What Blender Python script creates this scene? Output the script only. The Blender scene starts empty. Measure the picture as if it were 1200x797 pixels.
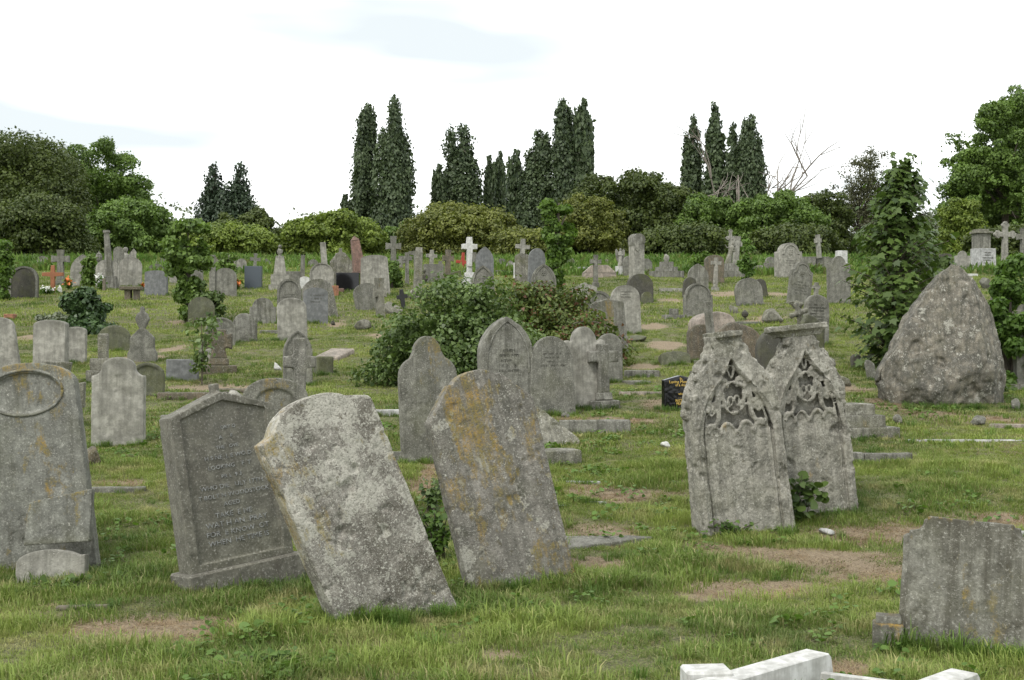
import bpy, bmesh, math, random
import numpy as np
from mathutils import Vector, Matrix

# ------------------------------------------------------------------ camera, world, sun, exposure
SC = bpy.context.scene
COL = SC.collection
F = 1500.0            # focal length in pixels of the 1200 px wide picture
CX, CY = 600.0, 398.5
EYE = 1.6
cam_d = bpy.data.cameras.new('camera'); cam = bpy.data.objects.new('camera', cam_d); COL.objects.link(cam)
cam.location = (0, 0, EYE); cam.rotation_euler = (math.radians(90), 0, 0)
cam_d.sensor_width = 36; cam_d.lens = 36 * F / 1200; cam_d.clip_start = .1; cam_d.clip_end = 4000
SC.camera = cam
SC.render.engine = 'CYCLES'
SC.view_settings.view_transform = 'Standard'; SC.view_settings.look = 'None'
SC.view_settings.exposure = 0.74; SC.view_settings.gamma = 1.0
SC.cycles.max_bounces = 5; SC.cycles.diffuse_bounces = 3; SC.cycles.glossy_bounces = 2
SC.cycles.transmission_bounces = 3; SC.cycles.transparent_max_bounces = 4

SUN_EL, SUN_AZ = math.radians(52), math.radians(215)     # azimuth clockwise from +Y
w = bpy.data.worlds.new('World'); SC.world = w; w.use_nodes = True
nt = w.node_tree; nt.nodes.clear()
def wn(t, **k):
    n = nt.nodes.new(t)
    for a, b in k.items(): setattr(n, a, b)
    return n
out = wn('ShaderNodeOutputWorld'); bg = wn('ShaderNodeBackground'); nt.links.new(bg.outputs[0], out.inputs[0])
sky = wn('ShaderNodeTexSky', sky_type='NISHITA', sun_disc=False, sun_elevation=SUN_EL, sun_rotation=SUN_AZ)
tc = wn('ShaderNodeTexCoord'); mp = wn('ShaderNodeMapping'); mp.inputs['Scale'].default_value = (1.3, 1.3, 7.5); mp.inputs['Location'].default_value = (.35, .2, 1.1)
nz = wn('ShaderNodeTexNoise'); nz.inputs['Scale'].default_value = 2.1; nz.inputs['Detail'].default_value = 3; nz.inputs['Roughness'].default_value = .45
nt.links.new(tc.outputs['Generated'], mp.inputs[0]); nt.links.new(mp.outputs[0], nz.inputs['Vector'])
rp = wn('ShaderNodeValToRGB'); cr = rp.color_ramp
cr.elements[0].position = .36; cr.elements[0].color = (5.5, 5.9, 6.0, 1)     # thin grey-blue gaps of the cloud sheet
cr.elements[1].position = .62; cr.elements[1].color = (11.6, 11.7, 11.5, 1)   # white overcast
nt.links.new(nz.outputs[0], rp.inputs[0])
mx = wn('ShaderNodeMix', data_type='RGBA'); mx.inputs[0].default_value = .93
nt.links.new(sky.outputs[0], mx.inputs[6]); nt.links.new(rp.outputs[0], mx.inputs[7]); nt.links.new(mx.outputs[2], bg.inputs[0])
bg.inputs[1].default_value = .1
sl = bpy.data.lights.new('sun', 'SUN'); sl.energy = 1.4; sl.angle = math.radians(16); sl.color = (1, .96, .9)
so = bpy.data.objects.new('sun', sl); COL.objects.link(so)
sd = Vector((math.sin(SUN_AZ) * math.cos(SUN_EL), math.cos(SUN_AZ) * math.cos(SUN_EL), math.sin(SUN_EL)))
so.rotation_euler = sd.to_track_quat('Z', 'Y').to_euler()

# ------------------------------------------------------------------ numeric helpers
RNG = np.random.default_rng(7)
def _hash(ix, iy, iz, s):
    n = (ix * 374761393 + iy * 668265263 + iz * 2147483647 + s * 974634777).astype(np.int64) & 0xffffffff
    n = ((n ^ (n >> 13)) * 1274126177) & 0xffffffff
    n = ((n ^ (n >> 16)) * 2246822519) & 0xffffffff
    return ((n ^ (n >> 15)) & 0xffff) / 65535.0
def vnoise(P, s=0):
    P = np.asarray(P, float); i = np.floor(P).astype(np.int64); f = P - i; f = f * f * (3 - 2 * f)
    x, y, z = i[:, 0], i[:, 1], i[:, 2]; fx, fy, fz = f[:, 0], f[:, 1], f[:, 2]
    def L(a, b, t): return a + (b - a) * t
    c = [_hash(x + a, y + b, z + d, s) for d in (0, 1) for b in (0, 1) for a in (0, 1)]
    return L(L(L(c[0], c[1], fx), L(c[2], c[3], fx), fy), L(L(c[4], c[5], fx), L(c[6], c[7], fx), fy), fz) * 2 - 1
def fbm(P, s=0, o=4, r=.5):
    P = np.asarray(P, float); a, t, k = 1., 0., 0.
    for q in range(o): t = t + a * vnoise(P * 2 ** q + q * 17.3, s + q); k += a; a *= r
    return t / k
def n2(x, y, sc, s=0, o=3):
    x = np.atleast_1d(np.asarray(x, float)); y = np.atleast_1d(np.asarray(y, float))
    return fbm(np.stack([x * sc, y * sc, np.zeros_like(x) + s * 3.1], 1), s, o)

# ------------------------------------------------------------------ terrain height
PY = np.array([-30, 0, 5, 7.5, 9.8, 12.4, 16, 19, 25, 32, 40, 50, 60, 75, 90, 130, 300, 1200.])
PZ = np.array([-.6, 0, 0, .02, .10, .42, .76, .98, 1.62, 2.5, 3.4, 4.42, 5.35, 6.1, 6.4, 6.7, 6.9, 6.9])
_m = np.gradient(PZ, PY)
def prof(y):
    y = np.clip(y, PY[0], PY[-1]); i = np.clip(np.searchsorted(PY, y) - 1, 0, len(PY) - 2)
    h = PY[i + 1] - PY[i]; t = (y - PY[i]) / h
    return (2*t**3-3*t**2+1)*PZ[i] + (t**3-2*t**2+t)*h*_m[i] + (-2*t**3+3*t**2)*PZ[i+1] + (t**3-t**2)*h*_m[i+1]
def gz(x, y):
    x = np.atleast_1d(np.asarray(x, float)); y = np.atleast_1d(np.asarray(y, float))
    fade = np.clip(1 - (y - 60) / 60, 0, 1)
    z = prof(y) + .035 * n2(x, y, .9, 3, 2) * fade + .07 * n2(x, y, .22, 5, 2) * np.clip(y / 25, 0, 1) * fade
    for (mx_, my_, r_, h_) in MOUNDS:
        z = z + h_ * np.exp(-(((x - mx_) ** 2 + (y - my_) ** 2) / r_ ** 2))
    return z
MOUNDS = []
def ground(px, py):
    """the point of the terrain that shows at pixel (px, py) of the 1200x797 photo"""
    u = (px - CX) / F; v = (CY - py) / F
    Y = np.arange(3.5, 90, .02)
    d = gz(u * Y, Y) - (EYE + v * Y)
    k = np.where(d >= 0)[0]
    Yk = Y[k[0]] if len(k) else 62.0
    return float(u * Yk), float(Yk), float(gz(u * Yk, Yk)[0])
_a = ground(1060, 600); MOUNDS.append((_a[0] + .2, _a[1] + .3, 1.0, .06))

# ------------------------------------------------------------------ scene graph helpers
def tag(o, label=None, cat=None, group=None, kind=None):
    for k, v in (('label', label), ('category', cat), ('group', group), ('kind', kind)):
        if v: o[k] = v
    return o
def empty(name, loc, rot=(0, 0, 0)):
    o = bpy.data.objects.new(name, None); o.empty_display_size = .2; COL.objects.link(o)
    o.location = loc; o.rotation_euler = rot; return o
def link(name, me, mat=None, parent=None, loc=None, rot=None, smooth=False):
    o = bpy.data.objects.new(name, me); COL.objects.link(o)
    if mat is not None: me.materials.clear(); me.materials.append(mat)
    if parent is not None: o.parent = parent
    if loc is not None: o.location = loc
    if rot is not None: o.rotation_euler = rot
    if smooth: me.polygons.foreach_set('use_smooth', [True] * len(me.polygons))
    return o
def np_mesh(name, V, faces_flat, sizes, attrs=None, smooth=False):
    me = bpy.data.meshes.new(name)
    V = np.asarray(V, np.float32); faces_flat = np.asarray(faces_flat, np.int32); sizes = np.asarray(sizes, np.int32)
    me.vertices.add(len(V)); me.vertices.foreach_set('co', V.ravel())
    me.loops.add(len(faces_flat)); me.loops.foreach_set('vertex_index', faces_flat)
    me.polygons.add(len(sizes)); me.polygons.foreach_set('loop_start', np.concatenate([[0], np.cumsum(sizes)[:-1]]).astype(np.int32))
    me.polygons.foreach_set('loop_total', sizes)
    if smooth: me.polygons.foreach_set('use_smooth', np.ones(len(sizes), bool))
    for k, a in (attrs or {}).items():
        at = me.attributes.new(k, 'FLOAT', 'POINT'); at.data.foreach_set('value', np.asarray(a, np.float32))
    me.update(calc_edges=True); return me

# bmesh shape builders (all append to bm)
def b_box(bm, x0, x1, y0, y1, z0, z1, bev=0, taper=0):
    vs = [bm.verts.new((x, y, z)) for z, q in ((z0, 0), (z1, taper)) for x, y in ((x0+q, y0+q), (x1-q, y0+q), (x1-q, y1-q), (x0+q, y1-q))]
    fs = [(0,3,2,1), (4,5,6,7), (0,1,5,4), (1,2,6,5), (2,3,7,6), (3,0,4,7)]
    F_ = [bm.faces.new([vs[i] for i in f]) for f in fs]
    if bev: bmesh.ops.bevel(bm, geom=list({e for f in F_ for e in f.edges}), offset=bev, segments=1, affect='EDGES')
def b_prism(bm, pts, y0, y1, bev=0):
    """outline (x,z) swept from y0 (front) to y1"""
    fr = [bm.verts.new((x, y0, z)) for x, z in pts]; bk = [bm.verts.new((x, y1, z)) for x, z in pts]
    n = len(pts); a = bm.faces.new(fr); b = bm.faces.new(bk[::-1])
    for i in range(n): bm.faces.new((fr[i], bk[i], bk[(i+1) % n], fr[(i+1) % n]))
    if bev: 
        try: bmesh.ops.bevel(bm, geom=list(a.edges) + list(b.edges), offset=bev, segments=1, affect='EDGES', clamp_overlap=True)
        except Exception: pass
def b_ring(bm, outer, inner, y0, y1):
    """frame between two outlines with equal point counts"""
    n = len(outer)
    A = [bm.verts.new((x, y0, z)) for x, z in outer]; B = [bm.verts.new((x, y0, z)) for x, z in inner]
    C_ = [bm.verts.new((x, y1, z)) for x, z in outer]; D = [bm.verts.new((x, y1, z)) for x, z in inner]
    for i in range(n):
        j = (i + 1) % n
        bm.faces.new((A[i], A[j], B[j], B[i])); bm.faces.new((C_[j], C_[i], D[i], D[j]))
        bm.faces.new((A[j], A[i], C_[i], C_[j])); bm.faces.new((B[i], B[j], D[j], D[i]))
def b_tube(bm, pts, r, n=6, squash=1):
    rings = []; pts = [Vector(p) for p in pts]; rr = r if isinstance(r, (list, tuple)) else [r] * len(pts)
    for i, p in enumerate(pts):
        d = (pts[min(i+1, len(pts)-1)] - pts[max(i-1, 0)]).normalized()
        up = Vector((0, 1, 0)) if abs(d.y) < .9 else Vector((1, 0, 0))
        s = d.cross(up).normalized(); t = s.cross(d).normalized()
        rings.append([bm.verts.new(p + (s * math.cos(a) + t * math.sin(a) * squash) * rr[i]) for a in [2*math.pi*k/n for k in range(n)]])
    for a, b in zip(rings, rings[1:]):
        for k in range(n): bm.faces.new((a[k], a[(k+1) % n], b[(k+1) % n], b[k]))
    bm.faces.new(rings[0][::-1]); bm.faces.new(rings[-1])
def b_lathe(bm, prof_, n=16, cx=0, cy=0):
    rings = [[bm.verts.new((cx + r*math.cos(2*math.pi*k/n), cy + r*math.sin(2*math.pi*k/n), z)) for k in range(n)] for r, z in prof_]
    for a, b in zip(rings, rings[1:]):
        for k in range(n): bm.faces.new((a[k], a[(k+1) % n], b[(k+1) % n], b[k]))
    bm.faces.new(rings[0][::-1]); bm.faces.new(rings[-1])
def b_blob(bm, c, r, sub=1, sc=(1, 1, 1), seed=0):
    res = bmesh.ops.create_icosphere(bm, subdivisions=sub, radius=1)
    rr = random.Random(seed)
    for v in res['verts']:
        k = r * rr.uniform(.8, 1.15); v.co = Vector((c[0] + v.co.x*k*sc[0], c[1] + v.co.y*k*sc[1], c[2] + v.co.z*k*sc[2]))
def bm_mesh(bm, name):
    bmesh.ops.recalc_face_normals(bm, faces=bm.faces[:]); me = bpy.data.meshes.new(name); bm.to_mesh(me); bm.free(); return me

_dg = None
def remesh(me, voxel, name, amp=.004, freq=6, amp2=.0015, seed=0, edge=0, lap=1):
    """fuse the solids of a mesh, weather its edges and surface"""
    o = bpy.data.objects.new('tmp', me); COL.objects.link(o)
    m = o.modifiers.new('r', 'REMESH'); m.mode = 'VOXEL'; m.voxel_size = voxel
    if lap: s = o.modifiers.new('s', 'SMOOTH'); s.factor = .5; s.iterations = lap
    dg = bpy.context.evaluated_depsgraph_get()
    r = bpy.data.meshes.new_from_object(o.evaluated_get(dg), depsgraph=dg); r.name = name
    bpy.data.objects.remove(o); bpy.data.meshes.remove(me)
    n = len(r.vertices); V = np.empty(n*3, np.float32); r.vertices.foreach_get('co', V); V = V.reshape(-1, 3)
    N = np.empty(n*3, np.float32); r.vertices.foreach_get('normal', N); N = N.reshape(-1, 3)
    d = amp * fbm(V * freq, seed, 3) + amp2 * fbm(V * freq * 5, seed + 9, 2)
    if edge:
        ch = fbm(V * 9, seed + 30, 3); d = d - edge * np.clip(ch - .28, 0, 1) * 2.2
    V = V + N * d[:, None]; r.vertices.foreach_set('co', V.ravel().astype(np.float32))
    r.polygons.foreach_set('use_smooth', np.ones(len(r.polygons), bool)); r.update(); return r

# ------------------------------------------------------------------ materials
class NT:
    def __init__(s, name):
        s.m = bpy.data.materials.new(name); s.m.use_nodes = True; s.t = s.m.node_tree; s.t.nodes.clear()
        s.out = s.n('ShaderNodeOutputMaterial'); s.p = s.n('ShaderNodeBsdfPrincipled'); s.l(s.p.outputs[0], s.out.inputs[0])
    def n(s, t, **k):
        x = s.t.nodes.new(t)
        for a, b in k.items(): setattr(x, a, b)
        return x
    def l(s, a, b): s.t.links.new(a, b)
    def noise(s, vec, scale, detail=3, rough=.5, out=0):
        x = s.n('ShaderNodeTexNoise'); x.inputs['Scale'].default_value = scale; x.inputs['Detail'].default_value = detail; x.inputs['Roughness'].default_value = rough
        if vec is not None: s.l(vec, x.inputs['Vector'])
        return x.outputs[out]
    def vor(s, vec, scale, feat='F1', rnd=1, out='Distance'):
        x = s.n('ShaderNodeTexVoronoi'); x.feature = feat; x.inputs['Scale'].default_value = scale; x.inputs['Randomness'].default_value = rnd
        s.l(vec, x.inputs['Vector']); return x.outputs[out]
    def ramp(s, v, a, b, c0=0., c1=1.):
        x = s.n('ShaderNodeMapRange'); x.inputs['From Min'].default_value = a; x.inputs['From Max'].default_value = b
        x.inputs['To Min'].default_value = c0; x.inputs['To Max'].default_value = c1; x.clamp = True
        s.l(v, x.inputs['Value']); return x.outputs[0]
    def mix(s, f, a, b, mode='MIX'):
        x = s.n('ShaderNodeMix', data_type='RGBA', blend_type=mode)
        for i, q in ((0, f), (6, a), (7, b)):
            if hasattr(q, 'is_output'): s.l(q, x.inputs[i])
            else: x.inputs[i].default_value = q if i == 0 else (*q, 1)
        return x.outputs[2]
    def math(s, op, a, b=0.):
        x = s.n('ShaderNodeMath', operation=op)
        for i, q in enumerate((a, b)):
            if hasattr(q, 'is_output'): s.l(q, x.inputs[i])
            else: x.inputs[i].default_value = q
        return x.outputs[0]
    def attr(s, name, out='Fac'):
        x = s.n('ShaderNodeAttribute'); x.attribute_name = name; return x.outputs[out]
    def bump(s, h, strength=.4, dist=.01):
        x = s.n('ShaderNodeBump'); x.inputs['Strength'].default_value = strength; x.inputs['Distance'].default_value = dist
        s.l(h, x.inputs['Height']); s.l(x.outputs[0], s.p.inputs['Normal'])
    def coords(s, stretch=(1, 1, 1), rand=True):
        tc = s.n('ShaderNodeTexCoord'); mp = s.n('ShaderNodeMapping'); mp.inputs['Scale'].default_value = stretch
        if rand:
            oi = s.n('ShaderNodeObjectInfo'); a = s.n('ShaderNodeVectorMath', operation='ADD'); m = s.n('ShaderNodeVectorMath', operation='SCALE')
            cb = s.n('ShaderNodeCombineXYZ'); s.l(oi.outputs['Random'], cb.inputs[0]); s.l(oi.outputs['Random'], cb.inputs[2]); s.l(cb.outputs[0], m.inputs[0]); m.inputs['Scale'].default_value = 37.
            s.l(tc.outputs['Object'], a.inputs[0]); s.l(m.outputs[0], a.inputs[1]); s.l(a.outputs[0], mp.inputs[0])
        else: s.l(tc.outputs['Object'], mp.inputs[0])
        return mp.outputs[0]

def stone_mat(name, base, base2, grime=.5, grimec=(.07, .068, .055), white=.15, orange=0., moss=.15, ofreq=4., orange_at=None, rough=.92, speck=.5, bump=.6, wsize=34, topdark=.5, crust=0, crust_z=0):
    t = NT(name); v = t.coords()
    big = t.noise(v, 2.2, 4, .6); mid = t.noise(v, 11, 4, .65); fine = t.noise(v, 70, 3, .7)
    c = t.mix(t.ramp(big, .35, .65), base, base2)
    c = t.mix(t.ramp(mid, .42, .68, 0, .6), c, tuple(x * .5 for x in base2)); c = t.mix(t.ramp(mid, .5, .34, 0, .35), c, tuple(min(.8, x * 1.5) for x in base))
    blot = t.noise(v, 4.4, 5, .7); c = t.mix(t.ramp(blot, .54, .66, 0, min(.75, grime * 1.1)), c, grimec)
    # sooty run-off streaks
    sv = t.coords((9, 9, .8)); st = t.noise(sv, 1.6, 4, .6)
    g = t.n('ShaderNodeTexCoord'); sep = t.n('ShaderNodeSeparateXYZ'); t.l(g.outputs['Generated'], sep.inputs[0]); gzv = sep.outputs[2]
    c = t.mix(t.math('MULTIPLY', t.ramp(st, .45, .66), grime * 1.15), c, grimec)
    st2 = t.noise(t.coords((26, 26, 1.1)), 1.3, 4, .65); c = t.mix(t.math('MULTIPLY', t.ramp(st2, .5, .68), t.math('MULTIPLY', t.ramp(gzv, .25, .95), grime * .85)), c, tuple(x * .9 for x in grimec)); c = t.mix(t.math('MULTIPLY', t.ramp(st2, .46, .34), t.ramp(gzv, .3, .9, 0, .3)), c, tuple(min(.8, x * 1.35) for x in base))
    td = t.math('MULTIPLY', t.ramp(t.math('ADD', gzv, t.math('MULTIPLY', big, .35)), .98, 1.22), topdark)
    c = t.mix(td, c, grimec)
    # green algae low down and in patches
    mo = t.math('MULTIPLY', t.ramp(t.noise(v, 3.3, 4, .6), .48, .68), moss)
    c = t.mix(mo, c, (.085, .09, .03))
    c = t.mix(t.math('MULTIPLY', t.ramp(t.math('SUBTRACT', t.math('MULTIPLY', mid, .3), gzv), -.02, .14), .5 * min(1, moss * 3)), c, (.1, .1, .05))
    # grain
    c = t.mix(t.ramp(fine, .56, .7, 0, speck), c, (.5, .49, .44)); c = t.mix(t.ramp(fine, .44, .32, 0, speck), c, (.05, .05, .04))
    # crustose lichen: pale discs in colonies
    if white:
        nv = t.n('ShaderNodeVectorMath', operation='ADD'); t.l(v, nv.inputs[0]); wn_ = t.n('ShaderNodeVectorMath', operation='SCALE'); t.l(t.noise(v, 40, 2, .5, 1), wn_.inputs[0]); wn_.inputs['Scale'].default_value = .07; t.l(wn_.outputs[0], nv.inputs[1])
        sp = t.ramp(t.vor(nv.outputs[0], wsize), .26, .14); gate = t.ramp(t.noise(v, 5, 4, .65), .62 - white * .3, .7 - white * .3)
        sp2 = t.ramp(t.vor(nv.outputs[0], wsize * 2.6), .3, .2); gate2 = t.ramp(t.noise(v, 8.7, 4, .7), .58 - white * .2, .68 - white * .2)
        k = t.math('MAXIMUM', t.math('MULTIPLY', sp, gate), t.math('MULTIPLY', sp2, gate2))
        c = t.mix(t.math('MULTIPLY', k, t.ramp(fine, .35, .6, .35, .95)), c, (.50, .49, .43))
    if crust:      # spreading white-grey crust, denser towards the top of the stone
        cn = t.noise(v, 5.5, 8, .72); q = .63 - crust * .14
        cg = t.math('ADD', cn, t.math('MULTIPLY', t.math('SUBTRACT', gzv, .5), crust_z)); k = t.math('MULTIPLY', t.ramp(cg, q, q + .035), t.ramp(fine, .33, .55, .3, 1.))
        c = t.mix(t.math('MULTIPLY', k, .9), c, t.mix(t.ramp(mid, .4, .62), (.50, .48, .42), (.36, .35, .30)))
        bn = t.noise(v, 13, 5, .7); c = t.mix(t.ramp(bn, .62, .68, 0, .75), c, (.09, .078, .045))
    if orange:
        gate = t.noise(t.coords((1.6, 1.6, .7)), ofreq, 5, .68)
        if orange_at:
            ox, oz, ow, oh = orange_at
            dx = t.math('DIVIDE', t.math('SUBTRACT', sep.outputs[0], ox), ow); dz = t.math('DIVIDE', t.math('SUBTRACT', gzv, oz), oh)
            dd = t.math('SQRT', t.math('ADD', t.math('MULTIPLY', dx, dx), t.math('MULTIPLY', dz, dz)))
            gate = t.math('ADD', t.math('MULTIPLY', t.math('ADD', t.math('SUBTRACT', gate, .5), t.math('MULTIPLY', t.math('SUBTRACT', mid, .5), .5)), 1.5), t.ramp(dd, 0, 1.35, .62, .24))
        k = t.ramp(gate, .66 - orange * .15, .78 - orange * .15)
        k = t.math('MULTIPLY', k, t.ramp(fine, .38, .58, .15, .9)); k = t.math('MULTIPLY', k, t.ramp(t.noise(t.coords((30, 30, 3.)), 1.4, 3, .6), .36, .56, .2, 1.))
        c = t.mix(k, c, t.mix(t.ramp(mid, .4, .6), (.30, .185, .03), (.19, .15, .04)))
    t.l(c, t.p.inputs['Base Color']); t.p.inputs['Roughness'].default_value = rough
    h = t.math('ADD', t.math('MULTIPLY', mid, .6), t.math('MULTIPLY', fine, .35)); h = t.math('ADD', h, t.ramp(t.vor(v, 60), 0, .35, -.25, 0))
    t.bump(h, bump, .012)
    return t.m
def plain_mat(name, c, rough=.6, var=.25, scale=12, bump=.15, spec=None):
    t = NT(name); v = t.coords(); n = t.noise(v, scale, 4, .6)
    k = t.mix(t.ramp(n, .3, .7), tuple(x * (1 - var) for x in c), tuple(min(1, x * (1 + var)) for x in c))
    t.l(k, t.p.inputs['Base Color']); t.p.inputs['Roughness'].default_value = rough
    if spec is not None: t.p.inputs['Specular IOR Level'].default_value = spec
    t.bump(n, bump, .01); return t.m
def leaf_mat(name, a, b, c=None, rough=.5, trans=.35, cfrac=.05):
    t = NT(name); r = t.attr('rnd'); q = t.attr('clump')
    k = t.mix(r, a, b)
    k = t.mix(t.ramp(q, 0, 1, 0, .55), k, tuple(x * 1.45 for x in b))
    if c: k = t.mix(t.math('GREATER_THAN', r, 1 - cfrac), k, c)
    t.l(k, t.p.inputs['Base Color']); t.p.inputs['Roughness'].default_value = rough; t.p.inputs['Specular IOR Level'].default_value = .35
    tr = t.n('ShaderNodeBsdfTranslucent'); t.l(t.mix(1., k, (.9, 1., .45), 'MULTIPLY'), tr.inputs[0])
    ms = t.n('ShaderNodeMixShader'); ms.inputs[0].default_value = trans; t.l(t.p.outputs[0], ms.inputs[1]); t.l(tr.outputs[0], ms.inputs[2]); t.l(ms.outputs[0], t.out.inputs[0])
    return t.m

M = {}
M['grey'] = stone_mat('weathered_grey_stone', (.21, .205, .175), (.15, .148, .125), .45, white=.12, moss=.2)
M['pale'] = stone_mat('pale_limestone', (.33, .32, .28), (.26, .25, .215), .3, white=.08, moss=.1, speck=.15, topdark=.6)
M['streak'] = stone_mat('streaked_grey_stone', (.24, .235, .205), (.17, .165, .14), .75, white=.18, moss=.2)
M['dark'] = stone_mat('blackened_stone', (.075, .07, .055), (.05, .048, .038), .5, white=.03, moss=.5, speck=.15)
M['mossy'] = stone_mat('mossy_dark_stone', (.12, .125, .08), (.085, .09, .05), .4, white=.1, moss=.75, speck=.2)
M['lichen'] = stone_mat('lichen_covered_stone', (.23, .22, .19), (.16, .155, .13), .5, white=.55, orange=.25, moss=.35, wsize=22)
M['rough'] = stone_mat('rough_eroded_stone', (.24, .23, .19), (.14, .135, .1), .6, white=.5, orange=.12, moss=.5, bump=.9, crust=.35)
M['brownstone'] = stone_mat('brown_stone', (.16, .125, .085), (.11, .09, .06), .5, white=.2, moss=.3)
M['white'] = stone_mat('white_marble', (.62, .62, .60), (.52, .52, .49), .28, grimec=(.22, .21, .18), white=0, moss=.10, speck=.05, bump=.1, rough=.6, topdark=.1)
M['offwhite'] = stone_mat('dull_white_marble', (.46, .46, .45), (.38, .38, .37), .2, white=0, moss=.06, speck=.08, bump=.15, rough=.7, topdark=.2)
M['slate'] = stone_mat('smooth_slate_grey_stone', (.17, .175, .175), (.14, .145, .145), .12, white=0, moss=.05, speck=.06, bump=.1, topdark=.2)
M['bluegrey'] = plain_mat('blue_grey_granite', (.065, .08, .095), .35, .15, 60, .05)
M['black'] = plain_mat('polished_black_granite', (.006, .006, .007), .12, .3, 80, .0)
M['red'] = stone_mat('red_granite', (.23, .135, .105), (.17, .105, .085), .25, white=.03, moss=.05, speck=.3, topdark=.1)
M['pinkish'] = stone_mat('pinkish_stone', (.38, .32, .27), (.3, .25, .21), .3, white=.1, moss=.15)
M['hero_granite'] = stone_mat('speckled_grey_granite', (.165, .16, .13), (.135, .13, .108), .2, grimec=(.07, .058, .04), white=0, moss=.12, speck=.55, bump=.35, topdark=.25)
M['hero_lichen'] = stone_mat('white_and_orange_lichen_on_sandstone', (.25, .235, .205), (.15, .137, .115), .6, grimec=(.085, .075, .06), white=1.25, orange=1.3, orange_at=(.1, .8, .35, .3), moss=.12, wsize=30, bump=1., speck=.6, topdark=.1, crust=.85, crust_z=.16)
M['hero_orange'] = stone_mat('orange_streaked_lichened_stone', (.22, .205, .18), (.15, .14, .12), .5, white=.42, orange=2.25, orange_at=(.46, .9, .25, .42), moss=.25, wsize=34, bump=.8, speck=.55, topdark=.1, crust=.45, crust_z=-.12)
M['orange_top'] = stone_mat('stone_with_orange_lichen_rim', (.21, .205, .175), (.15, .145, .12), .5, white=.3, orange=1.4, orange_at=(.55, .9, .22, .4), moss=.3)
M['hero_left'] = stone_mat('grey_stone_with_yellow_lichen_top', (.205, .207, .18), (.165, .165, .145), .45, white=.22, orange=2.1, orange_at=(.4, 1.02, .7, .12), moss=.25, wsize=40, topdark=.1)
M['hero_gothic'] = stone_mat('eroded_pale_gothic_stone', (.33, .315, .27), (.22, .21, .175), .45, white=.4, orange=.08, moss=.22, wsize=34, bump=.9, speck=.6, topdark=.3, crust=.3, crust_z=.1)
M['hero_low'] = stone_mat('grey_stone_with_mossy_top', (.23, .225, .19), (.165, .16, .135), .6, grimec=(.055, .05, .035), white=.12, orange=1.7, orange_at=(.5, 1.06, 1.3, .13), moss=.2, wsize=50, speck=.5, topdark=.8)
M['boulder'] = stone_mat('rough_boulder_rock', (.235, .21, .165), (.10, .095, .08), .8, white=.42, moss=.15, bump=1., wsize=12, crust=.3, orange=.0, speck=.45)
M['wood'] = plain_mat('orange_varnished_wood', (.24, .09, .035), .5, .2, 8)
M['redwood'] = plain_mat('red_painted_wood', (.33, .04, .02), .5, .2, 8)
M['oldwood'] = plain_mat('weathered_wood', (.14, .12, .09), .85, .4, 20, .3)
M['brick'] = plain_mat('broken_brick', (.27, .13, .075), .9, .4, 18, .4)
M['letter_grey'] = plain_mat('pale_lead_letters', (.25, .255, .25), .6, .6, 60)
M['letter_dark'] = plain_mat('shallow_dark_letters', (.075, .073, .06), .9, .3, 30)
M['letter_gold'] = plain_mat('gold_letters', (.62, .42, .1), .4, .2, 30)
M['letter_white'] = plain_mat('pale_letters', (.6, .6, .55), .6, .2, 30)
M['iron'] = plain_mat('black_iron', (.02, .02, .02), .6, .2, 30)
M['metal'] = plain_mat('white_lantern_metal', (.7, .7, .66), .4, .1, 30)
M['bark'] = plain_mat('grey_brown_bark', (.10, .085, .065), .95, .4, 6, .5)
M['deadbark'] = plain_mat('bleached_dead_bark', (.2, .175, .15), .95, .3, 6, .3)
M['petal'] = plain_mat('white_petals', (.75, .75, .7), .6, .1, 30)
M['petal_orange'] = plain_mat('orange_petals', (.65, .2, .05), .6, .2, 30)
# ------------------------------------------------------------------ foliage
QUAD = np.array([[0, 0, 0], [.34, .45, .06], [0, 1, -.05], [-.34, .45, .06]])
LONG = np.array([[0, 0, 0], [.14, .4, .03], [0, 1, -.12], [-.14, .4, .03]])
MAPLE = np.array([[0, 0, 0], [.22, .1, .02], [.5, .05, -.04], [.4, .32, .02], [.58, .62, -.06], [.27, .6, .02], [.0, 1.05, -.08], [-.27, .6, .02], [-.58, .62, -.06], [-.4, .32, .02], [-.5, .05, -.04], [-.22, .1, .02]])
ROUND = np.array([[0, 0, 0], [.28, .12, .03], [.42, .4, .02], [.3, .72, -.02], [0, 1, -.1], [-.3, .72, -.02], [-.42, .4, .02], [-.28, .12, .03]])
IVY = np.array([[0, 0, 0], [.42, .12, -.03], [.3, .5, .03], [0, 1, -.05], [-.3, .5, .03], [-.42, .12, -.03]])
def leaf_mesh(name, P, size, N=None, shape=QUAD, clump=None, droop=0., rng=RNG, updir=None):
    P = np.asarray(P); n = len(P); size = np.broadcast_to(size, n) * rng.uniform(.65, 1.3, n)
    if N is None: N = rng.normal(size=(n, 3))
    N = N / (np.linalg.norm(N, axis=1, keepdims=True) + 1e-9)
    D = rng.normal(size=(n, 3)) + np.array([0, 0, -droop])
    if updir is not None: D = D * .45 + updir
    D = D - N * (D * N).sum(1, keepdims=True); D /= (np.linalg.norm(D, axis=1, keepdims=True) + 1e-9)
    S = np.cross(D, N); k = len(shape)
    V = P[:, None, :] + size[:, None, None] * (shape[None, :, 0, None] * S[:, None] + (shape[None, :, 1, None] - .4) * D[:, None] + shape[None, :, 2, None] * N[:, None])
    r = np.repeat(rng.random(n), k); c = np.repeat(np.zeros(n) if clump is None else clump, k)
    return np_mesh(name, V.reshape(-1, 3), np.arange(n * k), np.full(n, k), {'rnd': r, 'clump': c})
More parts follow.
